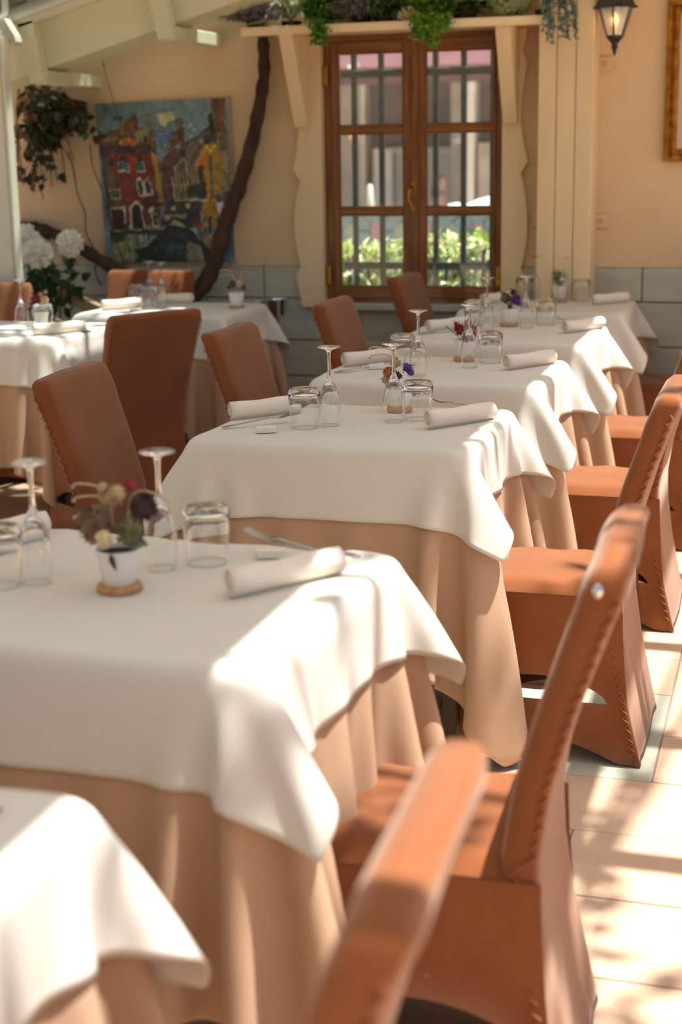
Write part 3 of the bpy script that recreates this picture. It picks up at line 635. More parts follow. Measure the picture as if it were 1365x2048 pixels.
def knife(label, a, b, za=.003, zb=.003):
    a = Vector((*a, TT+za)); b = Vector((*b, TT+zb)); d = b-a; L = d.length
    t = thing('knife', label, 'knife', a, 0, 'steel knives'); t.rotation_euler = d.to_track_quat('X', 'Z').to_euler()
    MB().tube([(0, 0, 0), (.01*L, 0, 0), (.05*L, 0, 0), (.3*L, 0, 0), (.47*L, 0, 0)], [.003, .0055, .0062, .0048, .0036], 8).obj('handle', M['steel'], t, True)
    MB().prism([(.46*L, -.004), (.62*L, -.0085), (.85*L, -.0095), (.97*L, -.006), (L, .002), (.9*L, .004), (.46*L, .004)], 'z', -.0008, .0008).obj('blade', M['steel'], t); return t
def rest(label, p, rz):
    t = MB().bbox(-.026, .026, -.012, .012, 0, .015, .0025, 2).obj('cutlery_rest', M['restw'], loc=(p[0], p[1], TT)); t.rotation_euler = (0, 0, rz); return tag(t, label, 'cutlery rest', 'cream cutlery rests')
def posy(label, loc, kind, big=1.0, seed=1):
    r = random.Random(seed); t = thing('flower_pot', label, 'potted flowers', (loc[0], loc[1], TT), 0, 'white pots of dried flowers')
    MB().lathe([(0, 0), (.036, 0), (.037, .002), (.037, .009), (.0355, .011), (0, .011)], 26).obj('saucer', M['cork'], t, True, auto=.6)
    pt_ = MB().lathe([(0, .0112), (.025, .0112), (.027, .013), (.0355, .068), (.0355, .0695), (.034, .0695), (.0325, .062), (0, .062)], 28).obj('pot', M['ceramic'], t, True, auto=.7)
    MB().lathe([(0, .063), (.0325, .0625)], 20).obj('soil', M['soil'], pt_)
    def head(c, rad, m, nm='flower', n=26, L=.014):
        q = MB(); c = Vector(c); q.ball(c, rad*.55, 1, noise=.2)
        for i in range(n):
            d = Vector((r.gauss(0, 1), r.gauss(0, 1), r.gauss(.4, 1))).normalized(); q.leaf(c+d*rad*.45, d, Vector((r.gauss(0, 1), r.gauss(0, 1), 1)), L*r.uniform(.7, 1.2), L*.55)
        q.obj(nm, m, t)
    F = FLOW; G = GREEN
    P = dict(brown=[((-.018, -.012, .098), .030, F['brown']), ((.02, -.012, .090), .026, F['olive']), ((.028, .006, .112), .024, F['dark']), ((-.012, .016, .118), .022, F['yellow']), ((.006, -.004, .128), .014, F['yellow']), ((.016, .004, .134), .011, F['red']), ((-.026, .0, .084), .024, F['tan']), ((.0, -.03, .086), .016, G['cream']), ((-.016, .006, .13), .010, F['yellow'])],
             orange=[((-.02, 0, .094), .024, F['orange']), ((-.008, .01, .118), .02, F['tan']), ((.022, .004, .108), .02, F['purple']), ((.03, 0, .098), .014, F['purple']), ((-.026, -.01, .082), .016, F['tan']), ((.0, -.012, .09), .02, F['dark'])],
             red=[((-.016, 0, .096), .024, F['red']), ((.02, 0, .094), .024, F['pink']), ((.008, .008, .112), .018, F['tan']), ((-.022, -.006, .112), .012, F['red']), ((.026, -.008, .084), .016, F['olive'])],
             purple=[((-.012, 0, .10), .026, F['brown']), ((.02, 0, .096), .026, F['purple']), ((.01, .01, .118), .018, F['dark']), ((-.022, .0, .116), .014, F['yellow']), ((.03, 0, .084), .016, F['purple'])],
             green=[((-.012, 0, .094), .022, G['parsley_b']), ((.014, 0, .10), .02, G['mid']), ((0, .005, .118), .016, G['parsley_b']), ((-.022, 0, .116), .012, G['parsley_b'])],
             pink=[((-.016, 0, .105), .022, F['red']), ((.018, 0, .10), .024, G['cream']), ((.0, .008, .118), .016, F['pink']), ((-.03, -.004, .086), .012, F['purple']), ((.024, 0, .128), .012, F['tan'])],
             cream=[((-.016, 0, .098), .024, F['olive']), ((.014, 0, .102), .022, G['cream']), ((.002, .0, .112), .014, F['pink']), ((.03, 0, .086), .016, G['mid']), ((-.03, 0, .088), .014, G['mid'])])[kind]
    sc_ = big*(1.6 if kind == 'brown' else 1.2)
    for c, rad, m in P: head([c[0]*sc_, c[1]*sc_, .07+(c[2]-.07)*sc_], rad*sc_*1.0, m, n=170 if rad > .02 else 70, L=rad*.30)
    if kind == 'brown':
        for k, (dx, dz) in enumerate(((.046, .088), (.052, .078), (.040, .074))):
            MB().leaf((.03, -.018, .088+.004*k), (dx, -.01, dz-.09), (0, -1, .4), .032, .026).obj('leaf', G['euca'], t)
        MB().leaf((.004, -.036, .070), (.3, -.2, -1), (0, -1, 0), .03, .010).obj('leaf', F['dark'], t)
    if kind in ('brown', 'cream', 'orange'):
        for k in range(5 if kind == 'brown' else 3):
            sx = (-1, -1, 1, -1, 1)[k]; h = (.155, .138, .150, .122, .135)[k]
            pts = smoothpath([(.012*sx, .012, .10), (.020*sx, .018, h), (.045*sx, .02, h+.010), (.075*sx, .02, h+.012-.006*k), (.083*sx, .02, h+.006-.006*k)], 5)
            MB().tube(pts, .0019, 5).ball(pts[-1], .0036, 1).obj('twig', M['twig'], t, True)
    if kind in ('purple', 'red', 'green'):
        q = MB()
        for k in range(16):
            d = Vector((r.gauss(0, .4), r.gauss(0, .4), 1)).normalized(); q.tube([(0, 0, .06), d*.09+Vector((0, 0, .05))], .0009, 4)
        q.obj('stalks', G['mid'] if kind == 'green' else F['dark'], t, kind='stuff')
    return t
TB = {1: 'near brown-posy table', 2: 'table with the orange-and-purple posy', 3: 'table with the red posy', 4: 'table with the upright purple posy', 5: 'table against the pillar', 6: 'sunlit table by the post', 7: 'back table under the painting'}
wines = [((-1.165, 2.125), 'left of the brown posy on the '+TB[1]), ((-.997, 2.251), 'right of the brown posy on the '+TB[1]),
         ((-1.115, 3.61), 'beside the left tumbler on the '+TB[2]), ((-.969, 3.698), 'in front of the posy on the '+TB[2]),
         ((-1.10, 4.50), 'left of the posy on the '+TB[3]), ((-.98, 4.70), 'in front of the posy on the '+TB[3]),
         ((-1.125, 5.72), 'left of the posy on the '+TB[4]), ((-.986, 5.80), 'right of the posy on the '+TB[4]),
         ((-1.140, 6.93), 'left of the green plant on the '+TB[5]), ((-.992, 6.80), 'in front of the green plant on the '+TB[5]),
         ((-2.976, 5.443), 'beside the pink posy on the '+TB[6]), ((-2.86, 6.46), 'left of the pair on the '+TB[7]), ((-2.775, 6.40), 'right of the pair on the '+TB[7])]
tumbs = [((-.936, 2.305), 'right of the two wine glasses on the '+TB[1]), ((-1.218, 2.097), 'cut off at the left edge, on the '+TB[1]),
         ((-1.17, 3.57), 'on the left of the '+TB[2]), ((-.918, 3.745), 'right of the posy on the '+TB[2]), ((-.938, 4.83), 'right of the posy on the '+TB[3]), ((-1.205, 4.72), 'behind the left wine glass on the '+TB[3]),
         ((-.93, 5.93), 'right of the posy on the '+TB[4]), ((-1.20, 5.84), 'on the left of the '+TB[4]), ((-1.19, 6.94), 'on the left of the '+TB[5]), ((-.92, 6.88), 'right of the green plant on the '+TB[5]),
         ((-2.912, 5.505), 'in front of the pink posy on the '+TB[6]), ((-2.90, 6.40), 'farther of the two on the '+TB[7]), ((-2.80, 6.31), 'nearer of the two on the '+TB[7])]
wg0 = None
for p, s in wines:
    L = 'upturned wine glass '+s
    if not wg0: wg0 = wine_glass(L, (*p, TT))
    else: dup(wg0, (*p, TT), rnd.uniform(0, 6), L)
tu0 = None
for p, s in tumbs:
    L = 'upturned water tumbler '+s
    if not tu0: tu0 = tumbler(L, (*p, TT))
    else: dup(tu0, (*p, TT), rnd.uniform(0, 6), L)
NL = 'rolled off-white napkin '
for a, b, s in [((-.827, 2.118), (-.697, 2.297), 'in front of the cutlery rest on the '+TB[1]), ((-1.37, 2.30), (-1.30, 2.42), 'at the left edge of the photo on the '+TB[1]), ((-.861, 3.611), (-.728, 3.786), 'at the right of the '+TB[2]), ((-1.40, 3.64), (-1.262, 3.80), 'at the left of the '+TB[2]),
                ((-.857, 4.666), (-.735, 4.85), 'at the right of the '+TB[3]), ((-1.385, 4.64), (-1.26, 4.82), 'at the left of the '+TB[3]), ((-.818, 5.652), (-.70, 5.85), 'at the right of the '+TB[4]), ((-1.335, 5.606), (-1.21, 5.80), 'at the left of the '+TB[4]),
                ((-.85, 6.72), (-.71, 6.88), 'at the right of the '+TB[5]), ((-1.34, 6.70), (-1.24, 6.88), 'at the left of the '+TB[5]), ((-2.84, 5.28), (-2.69, 5.43), 'lying in the sun on the '+TB[6]), ((-2.985, 6.205), (-2.87, 6.36), 'at the front left of the '+TB[7]), ((-2.86, 6.56), (-2.70, 6.59), 'behind the glasses on the '+TB[7])]:
    spiral_napkin(NL+s, a, b)
rest('cream cutlery rest behind the napkin on the '+TB[1], (-.84, 2.36), math.radians(17)); rest('cream cutlery rest before the left napkin on the '+TB[2], (-1.245, 3.485), math.radians(22)); rest('cream cutlery rest beside the left napkin on the '+TB[3], (-1.268, 4.62), math.radians(25))
fork('steel fork tilted up over the cutlery rest on the '+TB[1], (-.715, 2.375), (-.895, 2.385), .003, .040); fork('steel fork lying on the rest left on the '+TB[2], (-1.37, 3.508), (-1.226, 3.645), .003, .022)
fork('steel fork behind the right napkin on the '+TB[2], (-.77, 3.905), (-.915, 3.885), .003, .03); fork('steel fork behind the right napkin on the '+TB[3], (-.76, 4.90), (-.905, 4.89), .003, .014); fork('steel fork behind the right napkin on the '+TB[4], (-.74, 5.91), (-.885, 5.92), .003, .030)
fork('steel fork behind the sunlit napkin on the '+TB[6], (-2.74, 5.52), (-2.90, 5.60), .003, .030); fork('steel fork standing up beside the left napkin on the '+TB[7], (-2.83, 6.43), (-2.92, 6.50), .003, .03)
knife('steel knife behind the napkin on the '+TB[1], (-.689, 2.389), (-.882, 2.455)); knife('steel knife before the left napkin on the '+TB[3], (-1.252, 4.665), (-1.372, 4.49), .012, .003); knife('steel knife right of the sunlit napkin on the '+TB[6], (-2.655, 5.40), (-2.80, 5.56)); knife('steel knife left on the '+TB[4], (-1.25, 5.66), (-1.35, 5.52)); knife('steel knife in front of the napkin on the '+TB[7], (-2.80, 6.24), (-2.90, 6.15))
fork('steel fork at the corner of the nearest table', (-.78, 1.31), (-.93, 1.30))
posy('white pot of brown dried flowers with curly twigs on cork saucer, near table', (-1.013, 2.116), 'brown', 1.0, 3)
posy('white pot of orange and purple dried flowers behind upturned glasses', (-1.0, 3.86), 'orange', 1, 4); posy('white pot of red and pink dried flowers behind upturned glasses', (-1.03, 4.86), 'red', 1, 5); posy('white pot of upright purple and cream dried flowers', (-1.066, 5.87), 'purple', 1.05, 6)
posy('white pot with a small green plant in front of the pillar', (-1.02, 6.90), 'green', .9, 7); posy('white pot of pink and cream flowers behind a tumbler by the post', (-2.966, 5.587), 'pink', 1, 8); posy('white pot of cream and green dried flowers on back table corner', (-2.405, 6.39), 'cream', 1, 9)

# ------------------------------------------------------------------ on and against the back wall
# canal painting: brushwork held in the vertex colours of a flat canvas
def painting():
    U, Vn = 190, 236; rs = np.random.default_rng(3)
    gu, gv = np.meshgrid((np.arange(U)+.5)/U, (np.arange(Vn)+.5)/Vn, indexing='ij')
    def noise(f, s):
        g = np.random.default_rng(s).normal(0, 1, (f+2, f+2)); x = gu*f; y = gv*f; i = x.astype(int); j = y.astype(int); a = x-i; b = y-j
        return (g[i, j]*(1-a)+g[i+1, j]*a)*(1-b)+(g[i, j+1]*(1-a)+g[i+1, j+1]*a)*b
    wob = .006; qx = gu+wob*noise(22, 1); qy = gv+wob*noise(22, 2)
    img = np.zeros((U, Vn, 3)); reg = np.zeros((U, Vn), int)
    sky_ = np.array([118, 146, 156.]); img[:] = sky_+noise(6, 4)[..., None]*np.array([10, 12, 14])+noise(16, 5)[..., None]*6
    def poly(p, c, n=7, f=24):
        p = np.array(p, float)/np.array([1265, 1580])-np.array([30/1265, 50/1580]); m = np.zeros_like(qx, bool); j = len(p)-1
        for i in range(len(p)):
            xi, yi = p[i]; xj, yj = p[j]
            with np.errstate(all='ignore'): m ^= ((yi > qy) != (yj > qy)) & (qx < (xj-xi)*(qy-yi)/(yj-yi+1e-12)+xi)
            j = i
        c = np.array(c, float); t = noise(f, len(p)*13+int(p[0, 0]*997) % 500); img[m] = c+t[m][:, None]*n*(.5+c/255)*1.4; reg[m] = reg.max()+1
    def rect(x0, y0, x1, y1, c, n=7): poly([(x0, y0), (x1, y0), (x1, y1), (x0, y1)], c, n)
    def ln(x0, y0, x1, y1, w, c): 
        dx, dy = x1-x0, y1-y0; l = math.hypot(dx, dy); nx_, ny_ = -dy/l*w/2, dx/l*w/2; poly([(x0+nx_, y0+ny_), (x1+nx_, y1+ny_), (x1-nx_, y1-ny_), (x0-nx_, y0-ny_)], c, 4)
    poly([(20, 60), (500, 50), (480, 200), (250, 280), (30, 330)], (104, 138, 140)); poly([(610, 170), (760, 160), (785, 215), (700, 300), (640, 260)], (206, 206, 150)); poly([(600, 330), (760, 340), (730, 440), (640, 470)], (96, 126, 176)); poly([(870, 60), (1100, 45), (1140, 140), (960, 200)], (132, 158, 160)); poly([(200, 180), (280, 170), (270, 210), (190, 220)], (70, 96, 120))
    poly([(30, 360), (240, 290), (400, 150), (440, 220), (430, 300), (520, 320), (560, 480), (590, 530), (40, 540)], (116, 74, 40)); rect(50, 365, 230, 430, (140, 120, 70)); poly([(230, 400), (330, 380), (430, 440), (380, 470), (240, 465)], (196, 120, 34), 14); rect(390, 320, 530, 440, (150, 140, 96)); rect(480, 380, 515, 435, (40, 50, 52)); poly([(40, 460), (560, 470), (600, 540), (50, 545)], (66, 48, 44), 12); rect(535, 330, 580, 490, (130, 90, 60)); poly([(495, 200), (535, 150), (580, 210), (560, 220), (555, 300), (510, 300), (510, 210)], (124, 116, 96)); rect(270, 230, 290, 350, (170, 150, 90)); poly([(345, 240), (385, 240), (380, 320), (350, 320)], (150, 84, 48)); poly([(380, 200), (410, 150), (435, 220)], (84, 46, 34))
    poly([(45, 540), (545, 530), (580, 1270), (90, 1290)], (132, 48, 34)); poly([(45, 540), (110, 600), (230, 1000), (280, 1290), (90, 1290)], (104, 84, 50)); poly([(45, 560), (80, 640), (110, 1290), (85, 1290)], (60, 66, 48)); rect(310, 550, 390, 790, (166, 52, 42)); rect(420, 960, 575, 1270, (96, 44, 34)); poly([(535, 500), (600, 560), (640, 1050), (580, 1030)], (190, 144, 36)); poly([(600, 640), (690, 640), (700, 1060), (640, 1050)], (110, 112, 98))
    for x0, y0, x1, y1 in ((210, 620, 310, 735), (380, 615, 480, 730)): rect(x0, y0, x1, y1, (196, 180, 150)); rect(x0+12, y0+8, x1-10, y1-14, (60, 100, 112)); poly([(x0+20, y0), ((x0+x1)/2, y0-55), (x1-20, y0)], (54, 38, 36))
    poly([(385, 800), (420, 775), (455, 830), (490, 775), (530, 850), (530, 970), (385, 970)], (206, 186, 164)); poly([(398, 830), (420, 800), (440, 840), (440, 945), (405, 950)], (38, 72, 58)); poly([(468, 840), (490, 800), (512, 850), (512, 945), (472, 945)], (38, 72, 58)); rect(115, 620, 165, 665, (36, 30, 30)); rect(110, 885, 225, 990, (186, 170, 140)); rect(125, 900, 210, 975, (68, 84, 50)); rect(95, 1065, 255, 1290, (190, 170, 146)); rect(110, 1090, 235, 1290, (70, 34, 34))
    poly([(285, 1290), (290, 1080), (350, 1010), (430, 1070), (440, 1290)], (206, 182, 156)); poly([(310, 1290), (315, 1090), (355, 1040), (410, 1095), (420, 1290)], (34, 28, 34)); poly([(490, 1075), (530, 1068), (550, 1110), (525, 1140), (492, 1120)], (210, 196, 170)); rect(500, 1150, 560, 1290, (196, 176, 150)); rect(522, 1170, 552, 1270, (40, 30, 32))
    poly([(640, 600), (700, 560), (790, 500), (860, 470), (900, 1000), (640, 1060)], (98, 62, 54)); poly([(770, 340), (860, 340), (870, 470), (830, 520), (770, 440)], (120, 84, 66)); poly([(775, 245), (800, 215), (885, 240), (860, 330), (815, 330)], (118, 110, 90)); poly([(750, 345), (815, 345), (805, 420), (765, 420)], (140, 88, 64)); poly([(725, 430), (780, 425), (775, 490), (740, 490)], (134, 84, 62)); poly([(700, 500), (760, 500), (755, 560), (715, 555)], (150, 90, 66))
    poly([(725, 720), (820, 600), (880, 600), (890, 1030), (730, 1030)], (158, 146, 110), 16); poly([(800, 760), (870, 720), (890, 1000), (820, 1010)], (172, 158, 78), 14)
    for x in (745, 780, 815, 850): ln(x, 640+(850-x)*.6, x, 860, 14, (50, 40, 42)); ln(x+12, 880, x+14, 1010, 12, (70, 44, 44))
    poly([(880, 470), (1130, 320), (1180, 380), (1060, 470), (960, 640), (970, 860), (890, 880)], (124, 110, 100)); ln(890, 465, 1130, 320, 16, (58, 48, 44)); poly([(940, 600), (1010, 500), (1050, 490), (960, 640)], (150, 84, 74)); poly([(960, 680), (1060, 470), (1180, 480), (1210, 900), (1240, 1290), (1000, 1290), (1000, 1050), (1060, 1010), (1060, 900), (960, 880)], (198, 146, 34), 12); poly([(965, 690), (1080, 540), (1085, 1050), (1055, 1000), (1050, 700)], (226, 128, 26)); poly([(1050, 400), (1170, 400), (1175, 460), (1050, 470)], (66, 54, 58), 14); poly([(1140, 45), (1265, 40), (1265, 330), (1175, 380)], (126, 82, 58)); ln(1185, 50, 1195, 130, 26, (44, 40, 46)); poly([(1105, 210), (1145, 180), (1180, 380), (1125, 390)], (34, 50, 58)); poly([(1175, 390), (1265, 330), (1280, 900), (1210, 900)], (150, 132, 66), 12); rect(1205, 410, 1240, 540, (96, 100, 72)); poly([(980, 700), (1030, 680), (1045, 1000), (990, 1000)], (28, 66, 60)); poly([(875, 900), (970, 850), (1060, 860), (1055, 1000), (880, 990)], (46, 66, 54), 12); rect(890, 1005, 1060, 1035, (196, 190, 160)); poly([(1090, 600), (1110, 590), (1125, 1000), (1100, 1000)], (96, 128, 96)); poly([(1130, 980), (1290, 940), (1290, 1020), (1150, 1050)], (96, 78, 96)); poly([(1130, 1050), (1210, 1040), (1200, 1150), (1150, 1150)], (206, 196, 190), 20)
    rect(1000, 1160, 1035, 1340, (206, 186, 120)); rect(1008, 1175, 1028, 1335, (44, 48, 48)); rect(1065, 1175, 1090, 1350, (52, 52, 50)); rect(1130, 1180, 1180, 1380, (196, 176, 120)); rect(1140, 1195, 1165, 1380, (50, 54, 62)); rect(1230, 1040, 1275, 1290, (70, 56, 66)); poly([(920, 1300), (940, 1190), (985, 1180), (990, 1330)], (196, 60, 34)); poly([(890, 1050), (1000, 1060), (960, 1170), (900, 1300), (880, 1200)], (54, 72, 44), 12)
    poly([(580, 1030), (1000, 1030), (960, 1290), (590, 1290)], (66, 54, 44), 16); poly([(580, 1060), (640, 1050), (640, 1290), (585, 1290)], (112, 96, 104), 22); poly([(690, 1080), (740, 1070), (750, 1110), (690, 1115)], (170, 168, 120)); poly([(640, 1160), (840, 1150), (850, 1210), (640, 1210)], (150, 150, 116), 14); poly([(840, 1050), (880, 1050), (875, 1100), (845, 1100)], (210, 200, 140)); poly([(670, 1260), (740, 1215), (830, 1250), (840, 1290), (660, 1300)], (176, 172, 110)); ln(600, 1260, 740, 1190, 22, (34, 28, 30)); ln(740, 1190, 880, 1280, 26, (34, 28, 30))
    poly([(85, 1290), (590, 1290), (660, 1280), (300, 1620), (90, 1640)], (140, 146, 106), 10); rect(90, 1310, 640, 1350, (62, 58, 48)); poly([(90, 1340), (240, 1330), (240, 1410), (100, 1410)], (74, 78, 62)); poly([(380, 1370), (600, 1350), (500, 1450), (380, 1440)], (128, 146, 142)); poly([(100, 1400), (230, 1410), (220, 1550), (110, 1560)], (158, 150, 92)); poly([(660, 1270), (860, 1290), (1140, 1640), (300, 1640)], (32, 56, 46), 9); poly([(560, 1450), (700, 1420), (820, 1470), (640, 1560)], (44, 84, 68), 9); poly([(960, 1340), (1140, 1370), (1150, 1640), (1000, 1460)], (150, 130, 74), 10); poly([(830, 1480), (880, 1420), (960, 1460), (1010, 1640), (820, 1620)], (126, 130, 96), 12); poly([(655, 1275), (690, 1300), (460, 1540), (330, 1625), (400, 1500)], (40, 32, 32)); poly([(790, 1280), (870, 1310), (1150, 1600), (1150, 1660), (1090, 1640)], (40, 34, 34)); poly([(310, 1500), (420, 1480), (450, 1540), (360, 1560)], (44, 44, 40))
    for x0, y0, x1, y1 in ((240, 1230, 268, 1530), (330, 1240, 365, 1460), (405, 1260, 425, 1390), (455, 1280, 462, 1400)): ln(x0, y0, x1, y1, 12, (44, 32, 34))
    ed = np.zeros((U, Vn), bool); ed[1:] |= reg[1:] != reg[:-1]; ed[:, 1:] |= reg[:, 1:] != reg[:, :-1]; ed &= (noise(26, 33) > -.35) & (gv > .16); img[ed] = img[ed]*.35+10     # loose dark linework round the shapes
    lt_ = (noise(70, 34) > 1.15) & (gv > .12); img[lt_] = img[lt_]*1.3+22
    img += noise(60, 31)[..., None]*7+noise(30, 32)[..., None]*5; g_ = img.mean(-1, keepdims=True); img = g_+(img-g_)*.82; img = np.clip(128+(img*.86-128)*1.12, 6, 250)/255; img = np.where(img <= .04045, img/12.92, ((img+.055)/1.055)**2.4)
    v = [(i/U, 1-j/Vn) for i in range(U+1) for j in range(Vn+1)]
    x0, x1, z0, z1 = -.352, .352, -.392, .392
    q = MB(); q.v = [(x0+(x1-x0)*a, 0, z0+(z1-z0)*b) for a, b in v]; q.f = [(i*(Vn+1)+j, i*(Vn+1)+j+1, (i+1)*(Vn+1)+j+1, (i+1)*(Vn+1)+j) for i in range(U) for j in range(Vn)]; q.m = [0]*len(q.f)
    m = bpy.data.materials.new('oil_paint'); m.use_nodes = True; n = m.node_tree.nodes; l = m.node_tree.links; b = n['Principled BSDF']; at = n.new('ShaderNodeVertexColor'); at.layer_name = 'paint'; l.new(at.outputs[0], b.inputs['Base Color']); b.inputs['Roughness'].default_value = .45
    tx = n.new('ShaderNodeTexNoise'); tx.inputs['Scale'].default_value = 70; bp = n.new('ShaderNodeBump'); bp.inputs['Strength'].default_value = .35; bp.inputs['Distance'].default_value = .004; l.new(tx.outputs[0], bp.inputs['Height']); l.new(bp.outputs[0], b.inputs['Normal'])
    t = thing('canal_painting', 'unframed oil painting of a canal lined with red and yellow houses', 'painting', (-3.025, WY-.036, 1.315)); t.rotation_euler = (0, math.radians(-1.0), 0)
    o = q.obj('painted_face', m, t); me = o.data; ca = me.color_attributes.new('paint', 'FLOAT_COLOR', 'CORNER')
    cols = np.ones((len(me.polygons), 4, 4), np.float32); cols[:, :, :3] = img.reshape(-1, 1, 3); ca.data.foreach_set('color', cols.ravel())
    MB().box(-.352, .352, .0005, .03, -.392, .392).obj('canvas_edge', mat('raw_canvas', (206, 184, 152), .9), t)
painting()
# gilt frame at the right edge
t = thing('gilt_frame', 'ornate gilt picture frame cut off at the right edge of the photo', 'picture frame', (-.30, WY-.002, 1.73))
def framebar(w0, w1, h0, h1, y0, y1, nm, m):
    q = MB(); A = [(-w0, -h0), (w0, -h0), (w0, h0), (-w0, h0)]; B = [(-w1, -h1), (w1, -h1), (w1, h1), (-w1, h1)]
    v = [(x, y0, z) for x, z in A]+[(x, y1, z) for x, z in B]+[(x, 0, z) for x, z in A]+[(x, 0, z) for x, z in B]
    f = []
    for i in range(4):
        j = (i+1) % 4; f += [(i, j, 4+j, 4+i), (8+i, 8+j, j, i), (4+i, 4+j, 12+j, 12+i)]
    q.add(v, f).obj(nm, m, t)
framebar(.292, .268, .350, .326, -.03, -.042, 'outer_moulding', M['gold']); framebar(.2675, .250, .3255, .308, -.022, -.030, 'middle_moulding', M['gold']); framebar(.2495, .234, .3075, .292, -.030, -.014, 'inner_moulding', M['gold'])
MB().box(-.236, .236, -.012, -.004, -.294, .294).obj('picture', M['paper'], t)
# wall lantern
t = thing('wall_lantern', 'black six-sided wall lantern with lit bulb right of the pillar', 'lantern', (-.803, 6.93, 1.838))
def hexring(r, z, ph=PI/6): return [(r*math.cos(ph+k*PI/3), r*math.sin(ph+k*PI/3), z) for k in range(6)]
MB().lathe([(0, 0), (.004, .004), (.012, .03), (.011, .034), (.016, .036), (.016, .040), (.012, .043), (.014, .05), (.026, .066), (.034, .072), (.034, .080), (0, .080)], 12).obj('finial', M['black'], t, True, auto=.6)
lb, lt = hexring(.036, .082), hexring(.078, .205)
for k in range(6): MB().tube([lb[k], lt[k]], .0048, 5).obj('rib', M['black'], t)
q = MB(); q.v = lb+lt; q.f = [(k, (k+1) % 6, 6+(k+1) % 6, 6+k) for k in range(6)]; q.m = [0]*6
for k in range(6):
    a, b, c, d = [Vector(x) for x in (lb[k], lb[(k+1) % 6], lt[(k+1) % 6], lt[k])]; ce = (a+b+c+d)/4
    v = [ce+(x-ce)*.93 for x in (a, b, c, d)]; nrm = (b-a).cross(d-a).normalized()*.002; MB().add([x for x in v]+[x+nrm for x in v], [(3, 2, 1, 0), (4, 5, 6, 7), (0, 1, 5, 4), (1, 2, 6, 5), (2, 3, 7, 6), (3, 0, 4, 7)]).obj('lantern_pane', M['lampglass'], t)
    MB().tube([lt[k], lt[(k+1) % 6]], .0055, 5).tube([lb[k], lb[(k+1) % 6]], .005, 5).obj('rim', M['black'], t)
MB().lathe([(.098, .2), (.098, .206), (.085, .212), (.072, .240), (.045, .262), (.03, .285), (0, .295)], 6).obj('lantern_roof', M['black'], t)
MB().tube(smoothpath([(0, 0, .29), (0, .02, .33), (0, .1, .345), (0, .17, .31)], 5), .008, 6).bbox(-.03, .03, .165, .185, .22, .36, .008).obj('wall_arm', M['black'], t)
MB().lathe([(0, .085), (.009, .085), (.009, .12), (.016, .135), (.019, .15), (.012, .178), (0, .19)], 12).obj('bulb', emit('warm_bulb', (255, 200, 140), 1.6), t, True)
pl = bpy.data.lights.new('lantern_light', 'POINT'); pl.energy = 1.6; pl.color = (1, .62, .32); pl.shadow_soft_size = .03; po = bpy.data.objects.new('lantern_light', pl); C.objects.link(po); po.parent = t; po.location = (0, -.03, .15)
# painted switch boxes around the pillar
for x, z, s in ((-.862, 1.815, 'right of the pillar below the lantern'), (-.862, 1.118, 'low on the wall right of the pillar'), (-1.155, 1.82, 'half hidden left of the pillar, high up'), (-1.155, 1.12, 'half hidden left of the pillar, low down')):
    t = thing('junction_box', 'square painted-over junction box '+s, 'junction box', (x, WY-.001, z)); MB().bbox(-.03, .03, -.014, 0, -.032, .032, .004).obj('box', M['plaster'], t); MB().lathe([(0, 0), (.011, 0), (.0115, .006), (.009, .007)], 14).obj('socket', M['plaster'], t); t.children[1].rotation_euler = (PI/2, 0, 0); t.children[1].location = (-.004, -.0145, .0)
# shelf over the window on two tapered brackets
sh = thing('plant_shelf', 'long cream shelf on two brackets above the window', 'shelf', (0, 0, 0))
MB().bbox(-2.50, -1.10, 6.83, WY, 1.986, 2.012, .004).obj('shelf_board', M['creamh'], sh); MB().bbox(-2.505, -1.095, 6.815, 6.835, 1.976, 2.014, .004).obj('edge_strip', M['creamh'], sh)
for x in (-2.295, -1.285):
    MB().prism([(6.84, 1.985), (WY-.035, 1.985), (WY-.035, 1.565), (7.05, 1.565), (7.0, 1.66), (6.86, 1.94)], 'x', x-.033, x+.033).obj('bracket', M['cream'], sh)
SZ = 2.012
def plant(name, label, x, y=6.95): return thing(name, label, 'plant', (x, y, SZ))
def pot_hidden(t, w=.05, h=.03): MB().lathe([(0, 0), (w*.75, 0), (w, h), (w*.9, h), (0, h*.8)], 14).obj('pot', M['soil'], t)
def lavender(label, x, y=6.92):
    t = plant('lavender', label, x, y); pot_hidden(t, .045); q = MB(); l_ = MB()
    for i in range(240):
        d = Vector((rnd.gauss(0, .8), rnd.gauss(-.3, .45), rnd.uniform(.1, 1))).normalized(); L = rnd.uniform(.07, .19); p0 = Vector((rnd.uniform(-.03, .03), rnd.uniform(-.02, .02), .03)); p1 = p0+d*L
        q.tube([p0, p1], .0013, 4); 
        for k in range(6): l_.leaf(p0+d*L*(.4+.1*k), (d+rv(.9)).normalized(), rv(), .021, .010)
    q.obj('stalks', GREEN['mid'], t, kind='stuff'); l_.obj('blossoms', GREEN['lavender'], t, kind='stuff'); return t
